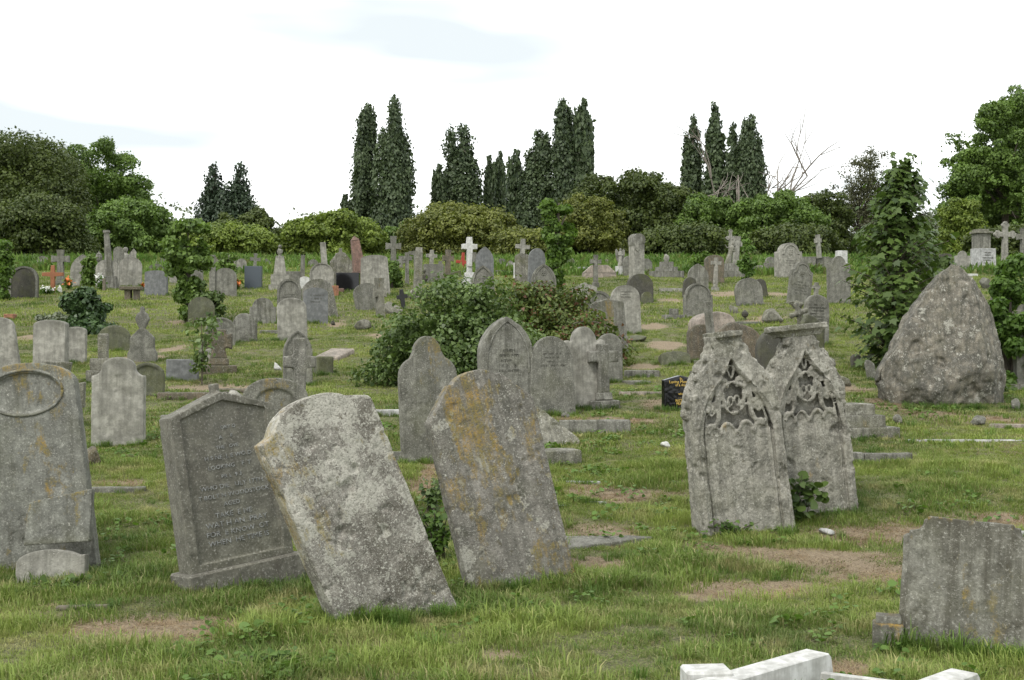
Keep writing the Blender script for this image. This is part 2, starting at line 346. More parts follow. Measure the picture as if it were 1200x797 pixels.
def sphere_pts(n, rng=RNG):
    a = rng.normal(size=(n, 3)); return a / np.linalg.norm(a, axis=1, keepdims=True)
def crown_pts(clumps, n, rng=RNG, top=.35, shell=.35, hole=None):
    """points in the clumps' shells: clumps = rows of x y z rx ry rz; returns points, normals, clump tone"""
    C = np.asarray(clumps); wgt = C[:, 3] * C[:, 4]; wgt = wgt / wgt.sum()
    i = rng.choice(len(C), n, p=wgt); d = sphere_pts(n, rng)
    flip = (d[:, 2] < 0) & (rng.random(n) < top); d[flip, 2] *= -1
    r = 1 - shell * rng.random(n) ** 1.6
    r = np.where(rng.random(n) < .13, rng.uniform(1., 1.38, n), r)
    P = C[i, :3] + d * C[i, 3:6] * r[:, None]
    N = d * .9 + rng.normal(size=(n, 3)) * .55 + [0, 0, .35]
    tone = rng.random(len(C))[i] ** 2
    if hole:
        f, th = hole; keep = (fbm(P * f, 77, 3) > th) | (P[:, 2] > .86 * P[:, 2].max()); P, N, tone = P[keep], N[keep], tone[keep]
    return P, N, tone
def broad_clumps(R, H, z0, seed, n=70, cr=.24, flat=.65, dome=1.):
    flat = min(.9, flat * 1.2)
    """clump centres over an irregular dome of radius R reaching from z0 to H"""
    rng = np.random.default_rng(seed); n = int(n * 2.1); cr = cr * .92; d = sphere_pts(n, rng)
    low = d[:, 2] < 0; hor = np.linalg.norm(d[:, :2], axis=1) + 1e-6
    d[low, 0] /= hor[low]; d[low, 1] /= hor[low]; d[low, 2] = -rng.random(low.sum())
    zc = z0 + (H - z0) * .45; k = 1 + .3 * fbm(d * 1.5 + seed * 1.7, seed, 3)
    s = R * cr * rng.uniform(.65, 1.3, n); q = rng.random(n) ** .35 * k
    P = np.stack([d[:, 0] * (R - s * .8) * q, d[:, 1] * (R - s * .8) * q, d[:, 2] * q], 1)
    up = P[:, 2] > 0; m = P[up, 2].max()
    P[up, 2] = zc + P[up, 2] / m * (H - zc - s[up] * flat); P[~up, 2] = zc + P[~up, 2] * (zc - z0)
    return np.column_stack([P, s, s, s * flat])
def limbs(bm, base_r, H, targets, seed, trunk_top=.45, lean=(0, 0)):
    rr = random.Random(seed); tt = Vector((lean[0], lean[1], H * trunk_top))
    pts = [Vector((0, 0, -.3)), Vector((lean[0]*.2, lean[1]*.2, H*trunk_top*.35)), Vector((lean[0]*.6, lean[1]*.6, H*trunk_top*.7)), tt]
    b_tube(bm, pts, [base_r*1.25, base_r, base_r*.85, base_r*.65], 8)
    for t in targets:
        t = Vector(t); s = pts[2].lerp(tt, rr.random()); m = s.lerp(t, .5) + Vector((0, 0, (t - s).length * .12)) + Vector((rr.uniform(-1, 1), rr.uniform(-1, 1), 0)) * (t - s).length * .06
        b_tube(bm, [s, m, t], [base_r*.42, base_r*.26, base_r*.08], 5)
_tree_cache = {}
def place(px, Y): x = (px - CX) / F * Y; return x, Y, float(gz(x, Y)[0])
def top_h(x, Y, top): return EYE + (CY - top) / F * Y - float(gz(x, Y)[0])
def tree(px, top, hw, Y, label, mat, name='broadleaf_tree', cat='tree', group=None, kind='broad', n=26000, leaf=.3, seed=1, z0=.06, hole=(.55, -.34), clumps=75, cr=.24, key=None, rot=None, trunk=.28, flat=.65, depth=1.):
    x, Y, z = place(px, Y); H = top_h(x, Y, top); R = hw * Y / F
    root = empty(name, (x, Y, z), (0, 0, rot if rot is not None else seed * 1.3))
    tag(root, label, cat, group)
    if key and key in _tree_cache:
        cm, tm, H0, R0 = _tree_cache[key]
        root.scale = (R / R0, R / R0, H / H0)
        link('crown', cm, None, root); link('trunk', tm, None, root); return root
    rng = np.random.default_rng(seed)
    if kind == 'broad':
        n = int(n * 2.3); leaf = leaf * .74
        C = broad_clumps(R, H, H * z0, seed, clumps, cr, flat)
        P, N, tone = crown_pts(C, n, rng, hole=hole)
        me = leaf_mesh('crown', P, leaf, N, QUAD, tone, .4, rng)
        tg = C[rng.choice(len(C), min(16, len(C)), replace=False), :3]; tt = .4
    elif kind == 'poplar':
        rows = []; nst = 7
        for s in range(nst):
            a = 2 * math.pi * s / nst + rng.random(); rr0 = R * .1 if s == 0 else R * rng.uniform(.45, .85)
            hs = H * (1 if s == 0 else rng.uniform(.8, .98)); zz = H * .05
            while zz < hs:
                f = zz / hs; rad = R * .58 * (math.sin(math.pi * min(.95, .25 + .7 * f ** 1.1)) ** .5) * rng.uniform(.55, 1.3)
                rad = max(rad, .15 * R)
                rows.append([math.cos(a) * rr0 * (1 - .3 * f) + rng.normal() * .07 * R, math.sin(a) * rr0 * (1 - .3 * f) + rng.normal() * .07 * R, zz, rad, rad, rad * 1.9]); zz += rad * .95
        C = np.array(rows); P, N, tone = crown_pts(C, n, rng, top=.1, shell=.7, hole=hole)
        me = leaf_mesh('crown', P, leaf, N * [1, 1, .4], QUAD, tone, 0, rng, updir=np.array([0, 0, 1.]))
        tg = [(math.cos(q) * R * .5, math.sin(q) * R * .5, H * rng.uniform(.3, .85)) for q in rng.random(10) * 6.28]; tt = .9
    elif kind == 'cone':
        rows = []; zz = H * .03
        while zz < H * .985:
            f = zz / H; rad = R * (1 - f) ** .55 * (1 if f > .1 else .8)
            for q in range(max(2, int(rad / R * 9))):
                a = rng.random() * 6.28; ro = rad * rng.uniform(.35, .8); s = max(.13 * R, rad * .42) * rng.uniform(.7, 1.3)
                rows.append([math.cos(a) * ro, math.sin(a) * ro, zz + rng.normal() * .02 * H, s, s, s * 1.5])
            zz += H * .035
        C = np.array(rows); P, N, tone = crown_pts(C, n, rng, top=.1, shell=.6, hole=hole)
        me = leaf_mesh('crown', P, leaf, N * [1, 1, .5], QUAD, tone, 0, rng, updir=np.array([0, 0, .8])); tg = []; tt = .93
    elif kind == 'airy':
        C = broad_clumps(R, H, H * .15, seed, clumps, cr, .9); cr = cr
        P, N, tone = crown_pts(C, n, rng, top=.0, shell=.95, hole=hole)
        me = leaf_mesh('crown', P, leaf, N, QUAD, tone, 1., rng); tg = C[rng.choice(len(C), 40, replace=False), :3]; tt = .35
    bm = bmesh.new(); limbs(bm, H * trunk * (.035 if kind == 'poplar' else .08), H, tg, seed, tt); tm = bm_mesh(bm, 'trunk'); tm.materials.append(M['bark'])
    me.materials.append(mat); link('crown', me, None, root); link('trunk', tm, None, root)
    if key: _tree_cache[key] = (me, tm, H, R)
    return root

L_ = {}
L_['chestnut'] = leaf_mat('dark_chestnut_leaves', (0.0385, 0.0601, 0.0158), (0.0853, 0.1115, 0.0238), trans=.25)
L_['olive'] = leaf_mat('yellow_green_leaves', (0.0892, 0.1344, 0.0259), (0.1944, 0.252, 0.0432), trans=.3)
L_['mid'] = leaf_mat('mid_green_leaves', (0.0696, 0.1188, 0.0288), (0.1392, 0.216, 0.0432), trans=.3)
L_['fresh'] = leaf_mat('fresh_green_leaves', (.065, .12, .022), (.13, .21, .04), trans=.4)
L_['brownish'] = leaf_mat('olive_brown_leaves', (0.0776, 0.101, 0.0221), (0.1631, 0.1786, 0.0386), trans=.3)
L_['poplar'] = leaf_mat('poplar_leaves', (0.033, 0.054, 0.026), (0.075, 0.105, 0.0442), trans=.2)
L_['cypress'] = leaf_mat('cypress_foliage', (0.0196, 0.036, 0.0192), (0.042, 0.0675, 0.0312), trans=.1)
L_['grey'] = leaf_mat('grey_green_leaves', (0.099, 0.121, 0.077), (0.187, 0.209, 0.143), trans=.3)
L_['airy'] = leaf_mat('sparse_brown_green_leaves', (.06, .065, .035), (.11, .115, .06), trans=.3)
L_['sycamore'] = leaf_mat('sycamore_leaves', (0.0405, 0.0728, 0.0181), (0.0945, 0.1456, 0.033), trans=.3, rough=.45)
L_['ivy'] = leaf_mat('dark_glossy_ivy', (0.0234, 0.0494, 0.0168), (0.065, 0.1105, 0.036), trans=.12, rough=.35)
L_['shrub'] = leaf_mat('shrub_leaves', (0.048, 0.0864, 0.022), (0.144, 0.204, 0.066), trans=.3, rough=.4)
L_['bramble'] = leaf_mat('bramble_leaves', (0.0562, 0.0875, 0.0216), (0.15, 0.1875, 0.048), (.16, .075, .04), trans=.3, cfrac=.14)
L_['weed'] = leaf_mat('weed_leaves', (.06, .12, .02), (.12, .2, .04), trans=.35)

def dome_bush(name, label, cat, x, y, z, rx, ry, h, n, leaf, mat, seed, shape=QUAD, clumps=40, cr=.3, group=None, stems=6, hole=(1.2, -.3), lean=0):
    rng = np.random.default_rng(seed); root = empty(name, (x, y, z)); tag(root, label, cat, group)
    d = sphere_pts(clumps, rng); d[:, 2] = np.abs(d[:, 2]); k = rng.uniform(.35, .9, clumps) * (1 + .25 * fbm(d * 2, seed, 2))
    s = cr * min(rx, h) * rng.uniform(.7, 1.3, clumps)
    k = np.clip(k * 1.25, .3, 1.12); C = np.column_stack([d[:, 0] * (rx - s * .5) * k + lean * d[:, 2] * k, d[:, 1] * ry * k, np.maximum(d[:, 2] * (h - s * .6) * k, s * .45), s, s, s * .8])
    P, N, tone = crown_pts(C, n, rng, top=.3, shell=.6, hole=hole); P[:, 2] = np.maximum(P[:, 2], .01)
    link('foliage', leaf_mesh('foliage', P, leaf, N, shape, tone, .3, rng), mat, root)
    bm = bmesh.new()
    for q in range(stems):
        c = C[rng.integers(len(C)), :3]; b_tube(bm, [(c[0]*.15, c[1]*.15, -.05), (c[0]*.5, c[1]*.5, c[2]*.6), tuple(c)], [.02 * h + .006, .014 * h + .004, .004], 5)
    link('stem', bm_mesh(bm, 'stem'), M['bark'], root); return root

# ------------------------------------------------------------------ ground
def ellip(x, y, cx, cy, a, b, rot=0):
    c, s = math.cos(rot), math.sin(rot); dx, dy = x - cx, y - cy
    return np.sqrt(((dx * c + dy * s) / a) ** 2 + ((-dx * s + dy * c) / b) ** 2)
DRY_PX = [  # px, py, half width px, half height px : bare or dried patches seen in the photo
    (170, 742, 125, 20), (905, 655, 160, 17), (1080, 625, 150, 19), (1180, 612, 90, 14), (690, 625, 60, 24), (715, 578, 62, 13), (1000, 670, 90, 20), (820, 645, 60, 9),
    (140, 566, 40, 5), (730, 495, 70, 7), (755, 430, 30, 6), (590, 770, 30, 7), (890, 690, 110, 13), (300, 560, 18, 10), (45, 395, 28, 6), (205, 408, 16, 7), (215, 378, 25, 4),
    (250, 455, 80, 6), (350, 385, 14, 5), (765, 383, 20, 6), (785, 405, 30, 8), (900, 375, 30, 6), (985, 455, 40, 6), (960, 425, 25, 8), (1100, 487, 60, 7), (1150, 314, 40, 3), (850, 345, 45, 4),
    (790, 352, 20, 3), (905, 345, 25, 3), (575, 345, 15, 3), (395, 380, 14, 4), (450, 395, 22, 5), (1040, 475, 25, 8), (780, 475, 40, 9), (120, 735, 60, 8), (430, 760, 60, 6), (700, 660, 50, 8), (820, 700, 45, 7), (500, 560, 20, 40), (1175, 492, 40, 6), (165, 420, 30, 4), (970, 790, 80, 14)]
def _dry_list():
    L = []
    for px, py, a, b in DRY_PX:
        g = ground(px, py); g1 = ground(px, min(py + b, 796 + 40)); g0 = ground(px, max(py - b, 309))
        L.append((g[0], (g1[1] + g0[1]) / 2, a * g[1] / F, max((g0[1] - g1[1]) / 2, .12)))
    return L
DRY = _dry_list()
def dryness(x, y):
    v = np.zeros(len(x))
    for cx, cy, a, b in DRY: v = np.maximum(v, 1.25 - ellip(x, y, cx, cy, a, b))
    v = v * .95 + .7 * n2(x, y, 1.9, 11, 5) - .02; bg = n2(x, y, .33, 21, 4) * .9 - .28 + .35 * n2(x, y, 2.2, 31, 3)
    return np.clip(np.maximum(v, bg) * 1.1, 0, 1)
# one sheet, fine near the viewer, out past the horizon
_s = np.concatenate([-np.geomspace(6, .62, 26)[:-1], np.linspace(-.6, .6, 420), np.geomspace(.62, 6, 26)[1:]])
_yy = np.concatenate([np.linspace(-14, 4, 24)[:-1], np.geomspace(4, 75, 520), np.geomspace(77, 1100, 40)])
_S, _Y = np.meshgrid(_s, _yy); _X = _S * (np.abs(_Y) + 4.5)
gx_, gy_ = _X.ravel(), _Y.ravel(); gzv_ = gz(gx_, gy_); dr_ = dryness(gx_, gy_)
gzv_ = gzv_ + np.where((gy_ < 40) & (gy_ > 2), .012 * n2(gx_, gy_, 5, 41, 3), 0)
nc, nr = len(_s), len(_yy); idx = np.arange(nc * nr).reshape(nr, nc)
q = np.stack([idx[:-1, :-1], idx[:-1, 1:], idx[1:, 1:], idx[1:, :-1]], -1).reshape(-1, 4)
gme = np_mesh('ground', np.stack([gx_, gy_, gzv_], 1), q.ravel(), np.full(len(q), 4), {'dry': dr_}, True)
t = NT('grassy_ground'); v = t.coords(rand=False); d = t.attr('dry')
n1 = t.noise(v, 1.1, 5, .65); n3 = t.noise(v, 14, 4, .7); nf = t.noise(v, 60, 3, .7)
grass_c = t.mix(t.ramp(n1, .35, .65), (.10, .12, .035), (.14, .15, .05)); grass_c = t.mix(t.ramp(n3, .4, .62), grass_c, (.065, .065, .025)); grass_c = t.mix(t.ramp(nf, .5, .62, 0, .7), grass_c, (.24, .21, .11)); grass_c = t.mix(t.ramp(nf, .46, .36, 0, .7), grass_c, (.04, .04, .018))
dry_c = t.mix(t.ramp(n3, .3, .7), (.22, .165, .105), (.33, .265, .175)); dry_c = t.mix(t.ramp(n1, .5, .7, 0, .4), dry_c, (.17, .15, .075)); dry_c = t.mix(t.ramp(nf, .52, .4, 0, .7), dry_c, (.12, .085, .05))
t.l(t.mix(t.ramp(t.math('ADD', d, t.math('MULTIPLY', t.math('SUBTRACT', n3, .5), .7)), .3, .65), grass_c, dry_c), t.p.inputs['Base Color']); t.p.inputs['Roughness'].default_value = .95
t.bump(t.math('ADD', t.math('MULTIPLY', n3, .6), nf), .8, .03)
tag(link('ground', gme, t.m), None, None, None, 'structure')

# grass blades: a few tufts, instanced over the slope
def tuft(seed, n, h, spread, wid, lean=.6, flat=0):
    rng = np.random.default_rng(seed); V = []; Fc = []; sz = []; r = []
    for i in range(n):
        a = rng.random() * 6.283; ro = spread * math.sqrt(rng.random()); b = np.array([math.cos(a) * ro, math.sin(a) * ro, -.01])
        az = a + rng.normal() * .9; L = h * rng.uniform(.45, 1.15); k = lean * rng.uniform(.2, 1.3); dirh = np.array([math.cos(az), math.sin(az), 0]); side = np.array([-math.sin(az), math.cos(az), 0]) if rng.random() < .5 else np.array([math.cos(az+1), math.sin(az+1), 0])
        w_ = wid * rng.uniform(.7, 1.3)
        p1 = b + dirh * L * k * .25 + np.array([0, 0, L * .55]) * (1 - flat); p2 = b + dirh * L * k * .8 + np.array([0, 0, L * (.95 - .35 * k)]) * (1 - flat) + np.array([0, 0, .012 * flat])
        o = len(V); V += [b - side * w_ / 2, b + side * w_ / 2, p1 + side * w_ * .4, p1 - side * w_ * .4, p2]; Fc += [o, o+1, o+2, o+3, o+3, o+2, o+4]; sz += [4, 3]; r += [rng.random()] * 5
    return np_mesh('tuft', V, Fc, sz, {'rnd': r})
def grass_mat(name, a, b, c, cf):
    t = NT(name); r = t.attr('rnd'); oi = t.n('ShaderNodeObjectInfo')
    k = t.mix(r, a, b); k = t.mix(t.ramp(t.math('FRACT', t.math('MULTIPLY', r, 17.3)), 1 - cf, 1 - cf + .02), k, c)
    k = t.mix(t.ramp(oi.outputs['Random'], 0, 1, 0, .4), k, tuple(x * .6 for x in a))
    ge = t.n('ShaderNodeNewGeometry'); p1 = t.noise(ge.outputs['Position'], .55, 4, .6); p2 = t.noise(ge.outputs['Position'], 2.6, 3, .6)
    k = t.mix(t.ramp(p1, .46, .62, 0, .75), k, tuple(min(1, x * m_) for x, m_ in zip(b, (1.35, 1.2, 1.2)))); k = t.mix(t.ramp(p1, .46, .34, 0, .6), k, (.055, .105, .02)); k = t.mix(t.ramp(p2, .54, .68, 0, .6), k, c)
    t.l(k, t.p.inputs['Base Color']); t.p.inputs['Roughness'].default_value = .55; t.p.inputs['Specular IOR Level'].default_value = .3
    tr = t.n('ShaderNodeBsdfTranslucent'); t.l(k, tr.inputs[0]); ms = t.n('ShaderNodeMixShader'); ms.inputs[0].default_value = .3
    t.l(t.p.outputs[0], ms.inputs[1]); t.l(tr.outputs[0], ms.inputs[2]); t.l(ms.outputs[0], t.out.inputs[0]); return t.m
GM = grass_mat('grass_blades', (.125, .195, .032), (.225, .31, .07), (.44, .39, .19), .2)
GD = grass_mat('lush_grass_blades', (.07, .15, .022), (.14, .24, .045), (.25, .23, .1), .06)
GS = grass_mat('dead_straw', (.30, .235, .14), (.40, .32, .19), (.16, .11, .06), .25)
def instancer(name, pts, scl, sets, mat, kind_label):
    """points mesh + geometry nodes that put a random tuft on each point"""
    n = len(pts); me = bpy.data.meshes.new(name); me.vertices.add(n); me.vertices.foreach_set('co', np.asarray(pts, np.float32).ravel())
    at = me.attributes.new('scl', 'FLOAT', 'POINT'); at.data.foreach_set('value', np.asarray(scl, np.float32))
    ro = me.attributes.new('rz', 'FLOAT', 'POINT'); ro.data.foreach_set('value', (RNG.random(n) * 6.283).astype(np.float32))
    ob = bpy.data.objects.new(name, me); COL.objects.link(ob)
    c = bpy.data.collections.new(name + '_blades')
    for i, m_ in enumerate(sets):
        m_.materials.append(mat); o = bpy.data.objects.new(name + '_blade', m_); c.objects.link(o)
    g = bpy.data.node_groups.new(name, 'GeometryNodeTree'); g.interface.new_socket('Geometry', in_out='INPUT', socket_type='NodeSocketGeometry'); g.interface.new_socket('Geometry', in_out='OUTPUT', socket_type='NodeSocketGeometry')
    N = g.nodes.new; i_ = N('NodeGroupInput'); o_ = N('NodeGroupOutput'); iop = N('GeometryNodeInstanceOnPoints'); ci = N('GeometryNodeCollectionInfo')
    ci.inputs['Collection'].default_value = c; ci.inputs['Separate Children'].default_value = True; ci.inputs['Reset Children'].default_value = True
    iop.inputs['Pick Instance'].default_value = True
    ri = N('FunctionNodeRandomValue'); ri.data_type = 'INT'; ri.inputs[4].default_value = 0; ri.inputs[5].default_value = len(sets) - 1
    a1 = N('GeometryNodeInputNamedAttribute'); a1.data_type = 'FLOAT'; a1.inputs[0].default_value = 'scl'
    a2 = N('GeometryNodeInputNamedAttribute'); a2.data_type = 'FLOAT'; a2.inputs[0].default_value = 'rz'; cx = N('ShaderNodeCombineXYZ')
    g.links.new(i_.outputs[0], iop.inputs['Points']); g.links.new(ci.outputs[0], iop.inputs['Instance']); g.links.new(ri.outputs[2], iop.inputs['Instance Index'])
    g.links.new(a1.outputs[0], iop.inputs['Scale']); g.links.new(a2.outputs[0], cx.inputs[2]); g.links.new(cx.outputs[0], iop.inputs['Rotation']); g.links.new(iop.outputs[0], o_.inputs[0])
    md = ob.modifiers.new('scatter', 'NODES'); md.node_group = g
    tag(ob, kind_label, None, None, 'stuff'); return ob
def scatter(y0, y1, per_m2, side=.60, rng=RNG):
    A = side * ((y1 + 1.2) ** 2 - (y0 + 1.2) ** 2); n = int(A * per_m2)
    y = np.sqrt(rng.uniform((y0 + 1.2) ** 2, (y1 + 1.2) ** 2, n)) - 1.2; x = rng.uniform(-side, side, n) * (y + 1.2); return x, y
SLABS = []     # footprints kept clear of grass: (x, y, a, b, rot)
TUFTS = []     # extra long tufts (x, y, scale) asked for by the stones
def build_grass():
    sets_n = [tuft(i, 34, .085, .085, .0042, .75) for i in range(7)]
    sets_m = [tuft(20 + i, 26, .075, .15, .009, .8) for i in range(5)]
    sets_l = [tuft(40 + i, 46, .17, .06, .0055, .9) for i in range(5)]
    sets_s = [tuft(60 + i, 34, .075, .11, .0042, 1.1, .75) for i in range(4)]
    sets_f = [tuft(80 + i, 22, .09, .3, .02, .8) for i in range(4)]
    def keep(x, y, th, sh=.16):
        d = dryness(x, y); k = d + RNG.normal(size=len(x)) * (sh + .06) < th
        for sx, sy, a, b, ro in SLABS:
            c, s = math.cos(ro), math.sin(ro); dx, dy = x - sx, y - sy; k &= ~((np.abs(dx * c + dy * s) < a) & (np.abs(-dx * s + dy * c) < b))
        return k
    def pts(x, y, k): return np.stack([x[k], y[k], gz(x[k], y[k]) ], 1)
    x, y = scatter(3.5, 13, 380); k = keep(x, y, .36); s = np.clip(.78 + .5 * n2(x[k], y[k], .8, 51, 3) + .2 * RNG.normal(size=k.sum()), .3, 1.8)
    s *= np.clip(1.5 - (y[k] - 4) * .07, .8, 1.45) * (.5 + .75 * np.clip(n2(x[k], y[k], 3.4, 71, 3) * 1.6 + .4, 0, 1))
    instancer('grass', pts(x, y, k), s, sets_n, GM, 'rough cut grass of the near slope with straw coloured blades')
    sets_b = [tuft(100 + i, 40, .04, .12, .006, 1.1, .3) for i in range(5)]
    x, y = scatter(3.5, 15, 240); k = keep(x, y, .5, .2); s = .8 + .25 * RNG.normal(size=k.sum())
    instancer('grass', pts(x, y, k), np.clip(s, .4, 1.4), sets_b, GM, 'low matted turf between the longer blades')
    x, y = scatter(13, 27, 120); k = keep(x, y, .36); s = np.clip(.8 + .35 * n2(x[k], y[k], .7, 52, 3) + .15 * RNG.normal(size=k.sum()), .35, 1.5) * (.55 + .6 * np.clip(n2(x[k], y[k], 2.2, 72, 3) * 1.6 + .4, 0, 1))
    instancer('grass', pts(x, y, k), s, sets_m, GM, 'short grass on the middle of the slope')
    x, y = scatter(27, 66, 26, .52); k = keep(x, y, .5); s = np.clip(.75 + .3 * n2(x[k], y[k], .5, 53, 3) + .15 * RNG.normal(size=k.sum()), .35, 1.4)
    instancer('grass', pts(x, y, k), s, sets_f, GM, 'grass on the far upper slope below the trees')
    x, y = scatter(44, 68, 7, .52); k = n2(x, y, .35, 91, 3) > -.15; s = np.clip(1.5 + .7 * RNG.normal(size=k.sum()), .6, 3.2)
    instancer('undergrowth', pts(x, y, k), s, [tuft(120 + i, 30, .16, .3, .03, .7) for i in range(4)], GD, 'rank grass and undergrowth below the tree line')
    x, y = scatter(3.5, 18, 330); d = dryness(x, y); k = (d > .2) & (RNG.random(len(x)) < d * 1.3 + .05)
    instancer('dead_grass', pts(x, y, k), np.clip(.8 + .3 * RNG.normal(size=k.sum()), .4, 1.5), sets_s, GS, 'flattened straw and dead cuttings on the bare patches')
    wr = np.random.default_rng(5); sw = []
    for i in range(4):
        n_ = 9 + 3 * i; a_ = wr.random(n_) * 6.28; q_ = wr.uniform(.02, .09, n_); P_ = np.stack([np.cos(a_) * q_, np.sin(a_) * q_, wr.uniform(.015, .06, n_)], 1)
        sw.append(leaf_mesh('weed_rosette', P_, .04, wr.normal(size=(n_, 3)) * .35 + [0, 0, 1], ROUND, wr.random(n_), 0, wr))
    x, y = scatter(3.5, 18, 11); k = n2(x, y, .8, 95, 3) > .0
    instancer('clover', pts(x, y, k), RNG.uniform(.5, 1.3, k.sum()), sw, L_['weed'], 'clover and small round leaved weeds in the near turf')
    T = [(x_, y_, s_) for x_, y_, s_ in TUFTS]
    x, y = scatter(4, 22, 5); k = n2(x, y, .7, 61, 3) > .08
    T += [(a, b, c) for a, b, c in zip(x[k], y[k], RNG.uniform(.35, .8, k.sum()))]
    T = np.array(T); instancer('tall_grass', np.stack([T[:, 0], T[:, 1], gz(T[:, 0], T[:, 1])], 1), T[:, 2], sets_l, GD, 'longer dark green tufts round the foot of the stones')
# ------------------------------------------------------------------ outlines
def arc(cx, cz, rx, rz, a0, a1, n=10): return [(cx + rx * math.cos(math.radians(a0 + (a1 - a0) * i / n)), cz + rz * math.sin(math.radians(a0 + (a1 - a0) * i / n))) for i in range(n + 1)]
def outline(kind, w, h, b=.12, p=None, taper=1.):
    r = w / 2; L = [(-r * taper, -b)]; Rr = [(r * taper, -b)]
    if kind == 'round': rz = (p or .5) * w; top = arc(0, h - rz, r, rz, 0, 180, 18)
    elif kind == 'seg': top = arc(0, h - (p or .17) * w, r, (p or .17) * w, 0, 180, 16)
    elif kind == 'gothic':
        rz = (p or .75) * w; t = arc(-r, 0, w, 1, 0, 60, 9); k = rz / t[-1][1]; t = [(x, h - rz + z * k) for x, z in t]; top = t + [(-x, z) for x, z in t[::-1][1:]]
    elif kind == 'shoulder':
        s = (p or .14) * w; ri = r - s; top = [(r, h - ri * .9 - s * .5), (r * .96, h - ri * .9)] + arc(0, h - ri * .9, ri, ri * .9, 0, 180, 16) + [(-r * .96, h - ri * .9), (-r, h - ri * .9 - s * .5)]
    elif kind == 'ogee':
        ri = r * .62; rise = (p or .42) * w; t = arc(0, h - rise * .55, ri, rise * .55, 0, 90, 8); cc = arc(r, h - rise * .55, r - ri, rise * .45, 270, 180, 6)
        t = [(r, h - rise)] + cc[:-1] + t; top = t + [(-x, z) for x, z in t[::-1][1:]]
    elif kind == 'gable': rise = (p or .14) * w; top = [(r, h - rise), (0, h), (-r, h - rise)]
    elif kind == 'flat': top = [(r, h), (-r, h)]
    elif kind == 'notch':
        s = (p or .1) * w; c = arc(r, h, s, s * .9, 270, 180, 6); top = c + [(-x, z) for x, z in c[::-1]]
    elif kind == 'trefoil':
        ri = r * .48; hs = h - .62 * w; sh = arc(r * .42, hs - .08 * w, r * .58, .34 * w, 0, 72, 7); hd = arc(0, h - .3 * w, ri, .3 * w, 8, 90, 8); t = sh + hd; top = t + [(-x, z) for x, z in t[::-1][1:]]
    elif kind == 'camel':
        t = [(r, h - .42 * w), (r, h - .36 * w)] + arc(r * .78, h - .36 * w, r * .22, .06 * w, 0, 100, 4) + [(r * .62, h - .36 * w)] + arc(0, h - .36 * w, r * .58, .36 * w, 0, 90, 9); top = t + [(-x, z) for x, z in t[::-1][1:]]
    elif kind == 'slant': top = [(r, h * .72), (r * .2, h * .93), (-r * .55, h), (-r, h * .8)]
    elif kind == 'broken': top = [(r, h * .82), (r * .55, h * .9), (r * .2, h * .86), (-r * .15, h), (-r * .6, h * .93), (-r, h * .97)]
    elif kind == 'halfarch': top = [(r, h * .86)] + arc(0, h * .55, r, h * .45, 38, 160, 12) + [(-r, h * .6)]
    elif kind == 'heroA': top = arc(r - .3 * w, h - .22 * w, .3 * w, .1 * w, 0, 40, 4) + arc(-.02 * w, h - .2 * w, .36 * w, .2 * w, 30, 150, 12) + [(-.40 * w, h - .17 * w), (-r, h - .2 * w)]
    elif kind == 'heroB': t = [(r, h - .36 * w), (r * .93, h - .32 * w), (r * .7, h - .19 * w), (r * .5, h - .07 * w)]; top = t + arc(0, h - .12 * w, r * .45, .12 * w, 20, 160, 9) + [(-x, z) for x, z in t[::-1]]
    elif kind == 'peak': top = [(r, h - (p or .3) * w), (r * .35, h - .05 * w), (0, h), (-r * .35, h - .05 * w), (-r, h - (p or .3) * w)]
    return L[:0] + [(-r * taper, -b), (r * taper, -b)] + top
def inset(o, sx, z0, sz):
    zt = max(z for x, z in o); 
    return [(x * sx, (z0 if z < -.01 else zt - (zt - z) * sz - (1 - sx) * .5 * (max(x_ for x_, z_ in o) * 2) * .9)) for x, z in o]
VOX = lambda Y: max(.0055, Y * .00085)
YAWS = random.Random(5)
def strokes(wd, ht, rows, seed, line=.6):
    """rows of worn letters"""
    rr = random.Random(seed); bm = bmesh.new(); lh = ht / rows
    for r_ in range(rows):
        half = wd / 2 * rr.uniform(.45, 1); x = -half; z = ht - (r_ + .5) * lh; ch = lh * .5
        while x < half:
            cw = ch * rr.uniform(.5, .8)
            if rr.random() > .18:
                k = rr.random(); e = ch * .09
                b_box(bm, x, x + e * 1.6, -.002, .004, z - ch/2, z + ch/2)
                if k > .4: b_box(bm, x + e * 1.8, x + cw, -.002, .004, z + ch/2 - e * 2, z + ch/2)
                if k < .7: b_box(bm, x + e * 1.8, x + cw, -.002, .004, z - e, z + e)
                if k > .65 or k < .2: b_box(bm, x + cw, x + cw + e * 1.6, -.002, .004, z - ch/2, z + ch/2)
            x += cw + ch * .3
    return bm_mesh(bm, 'inscription')
def text_mesh(s, size, ext=.002, align='CENTER'):
    c = bpy.data.curves.new('t', 'FONT'); c.body = s; c.size = size; c.extrude = ext; c.align_x = align; c.resolution_u = 2
    o = bpy.data.objects.new('t', c); COL.objects.link(o); dg = bpy.context.evaluated_depsgraph_get()
    m = bpy.data.meshes.new_from_object(o.evaluated_get(dg), depsgraph=dg); bpy.data.objects.remove(o); bpy.data.curves.remove(c)
    m.transform(Matrix.Rotation(math.radians(90), 4, 'X')); m.name = 'inscription'; return m
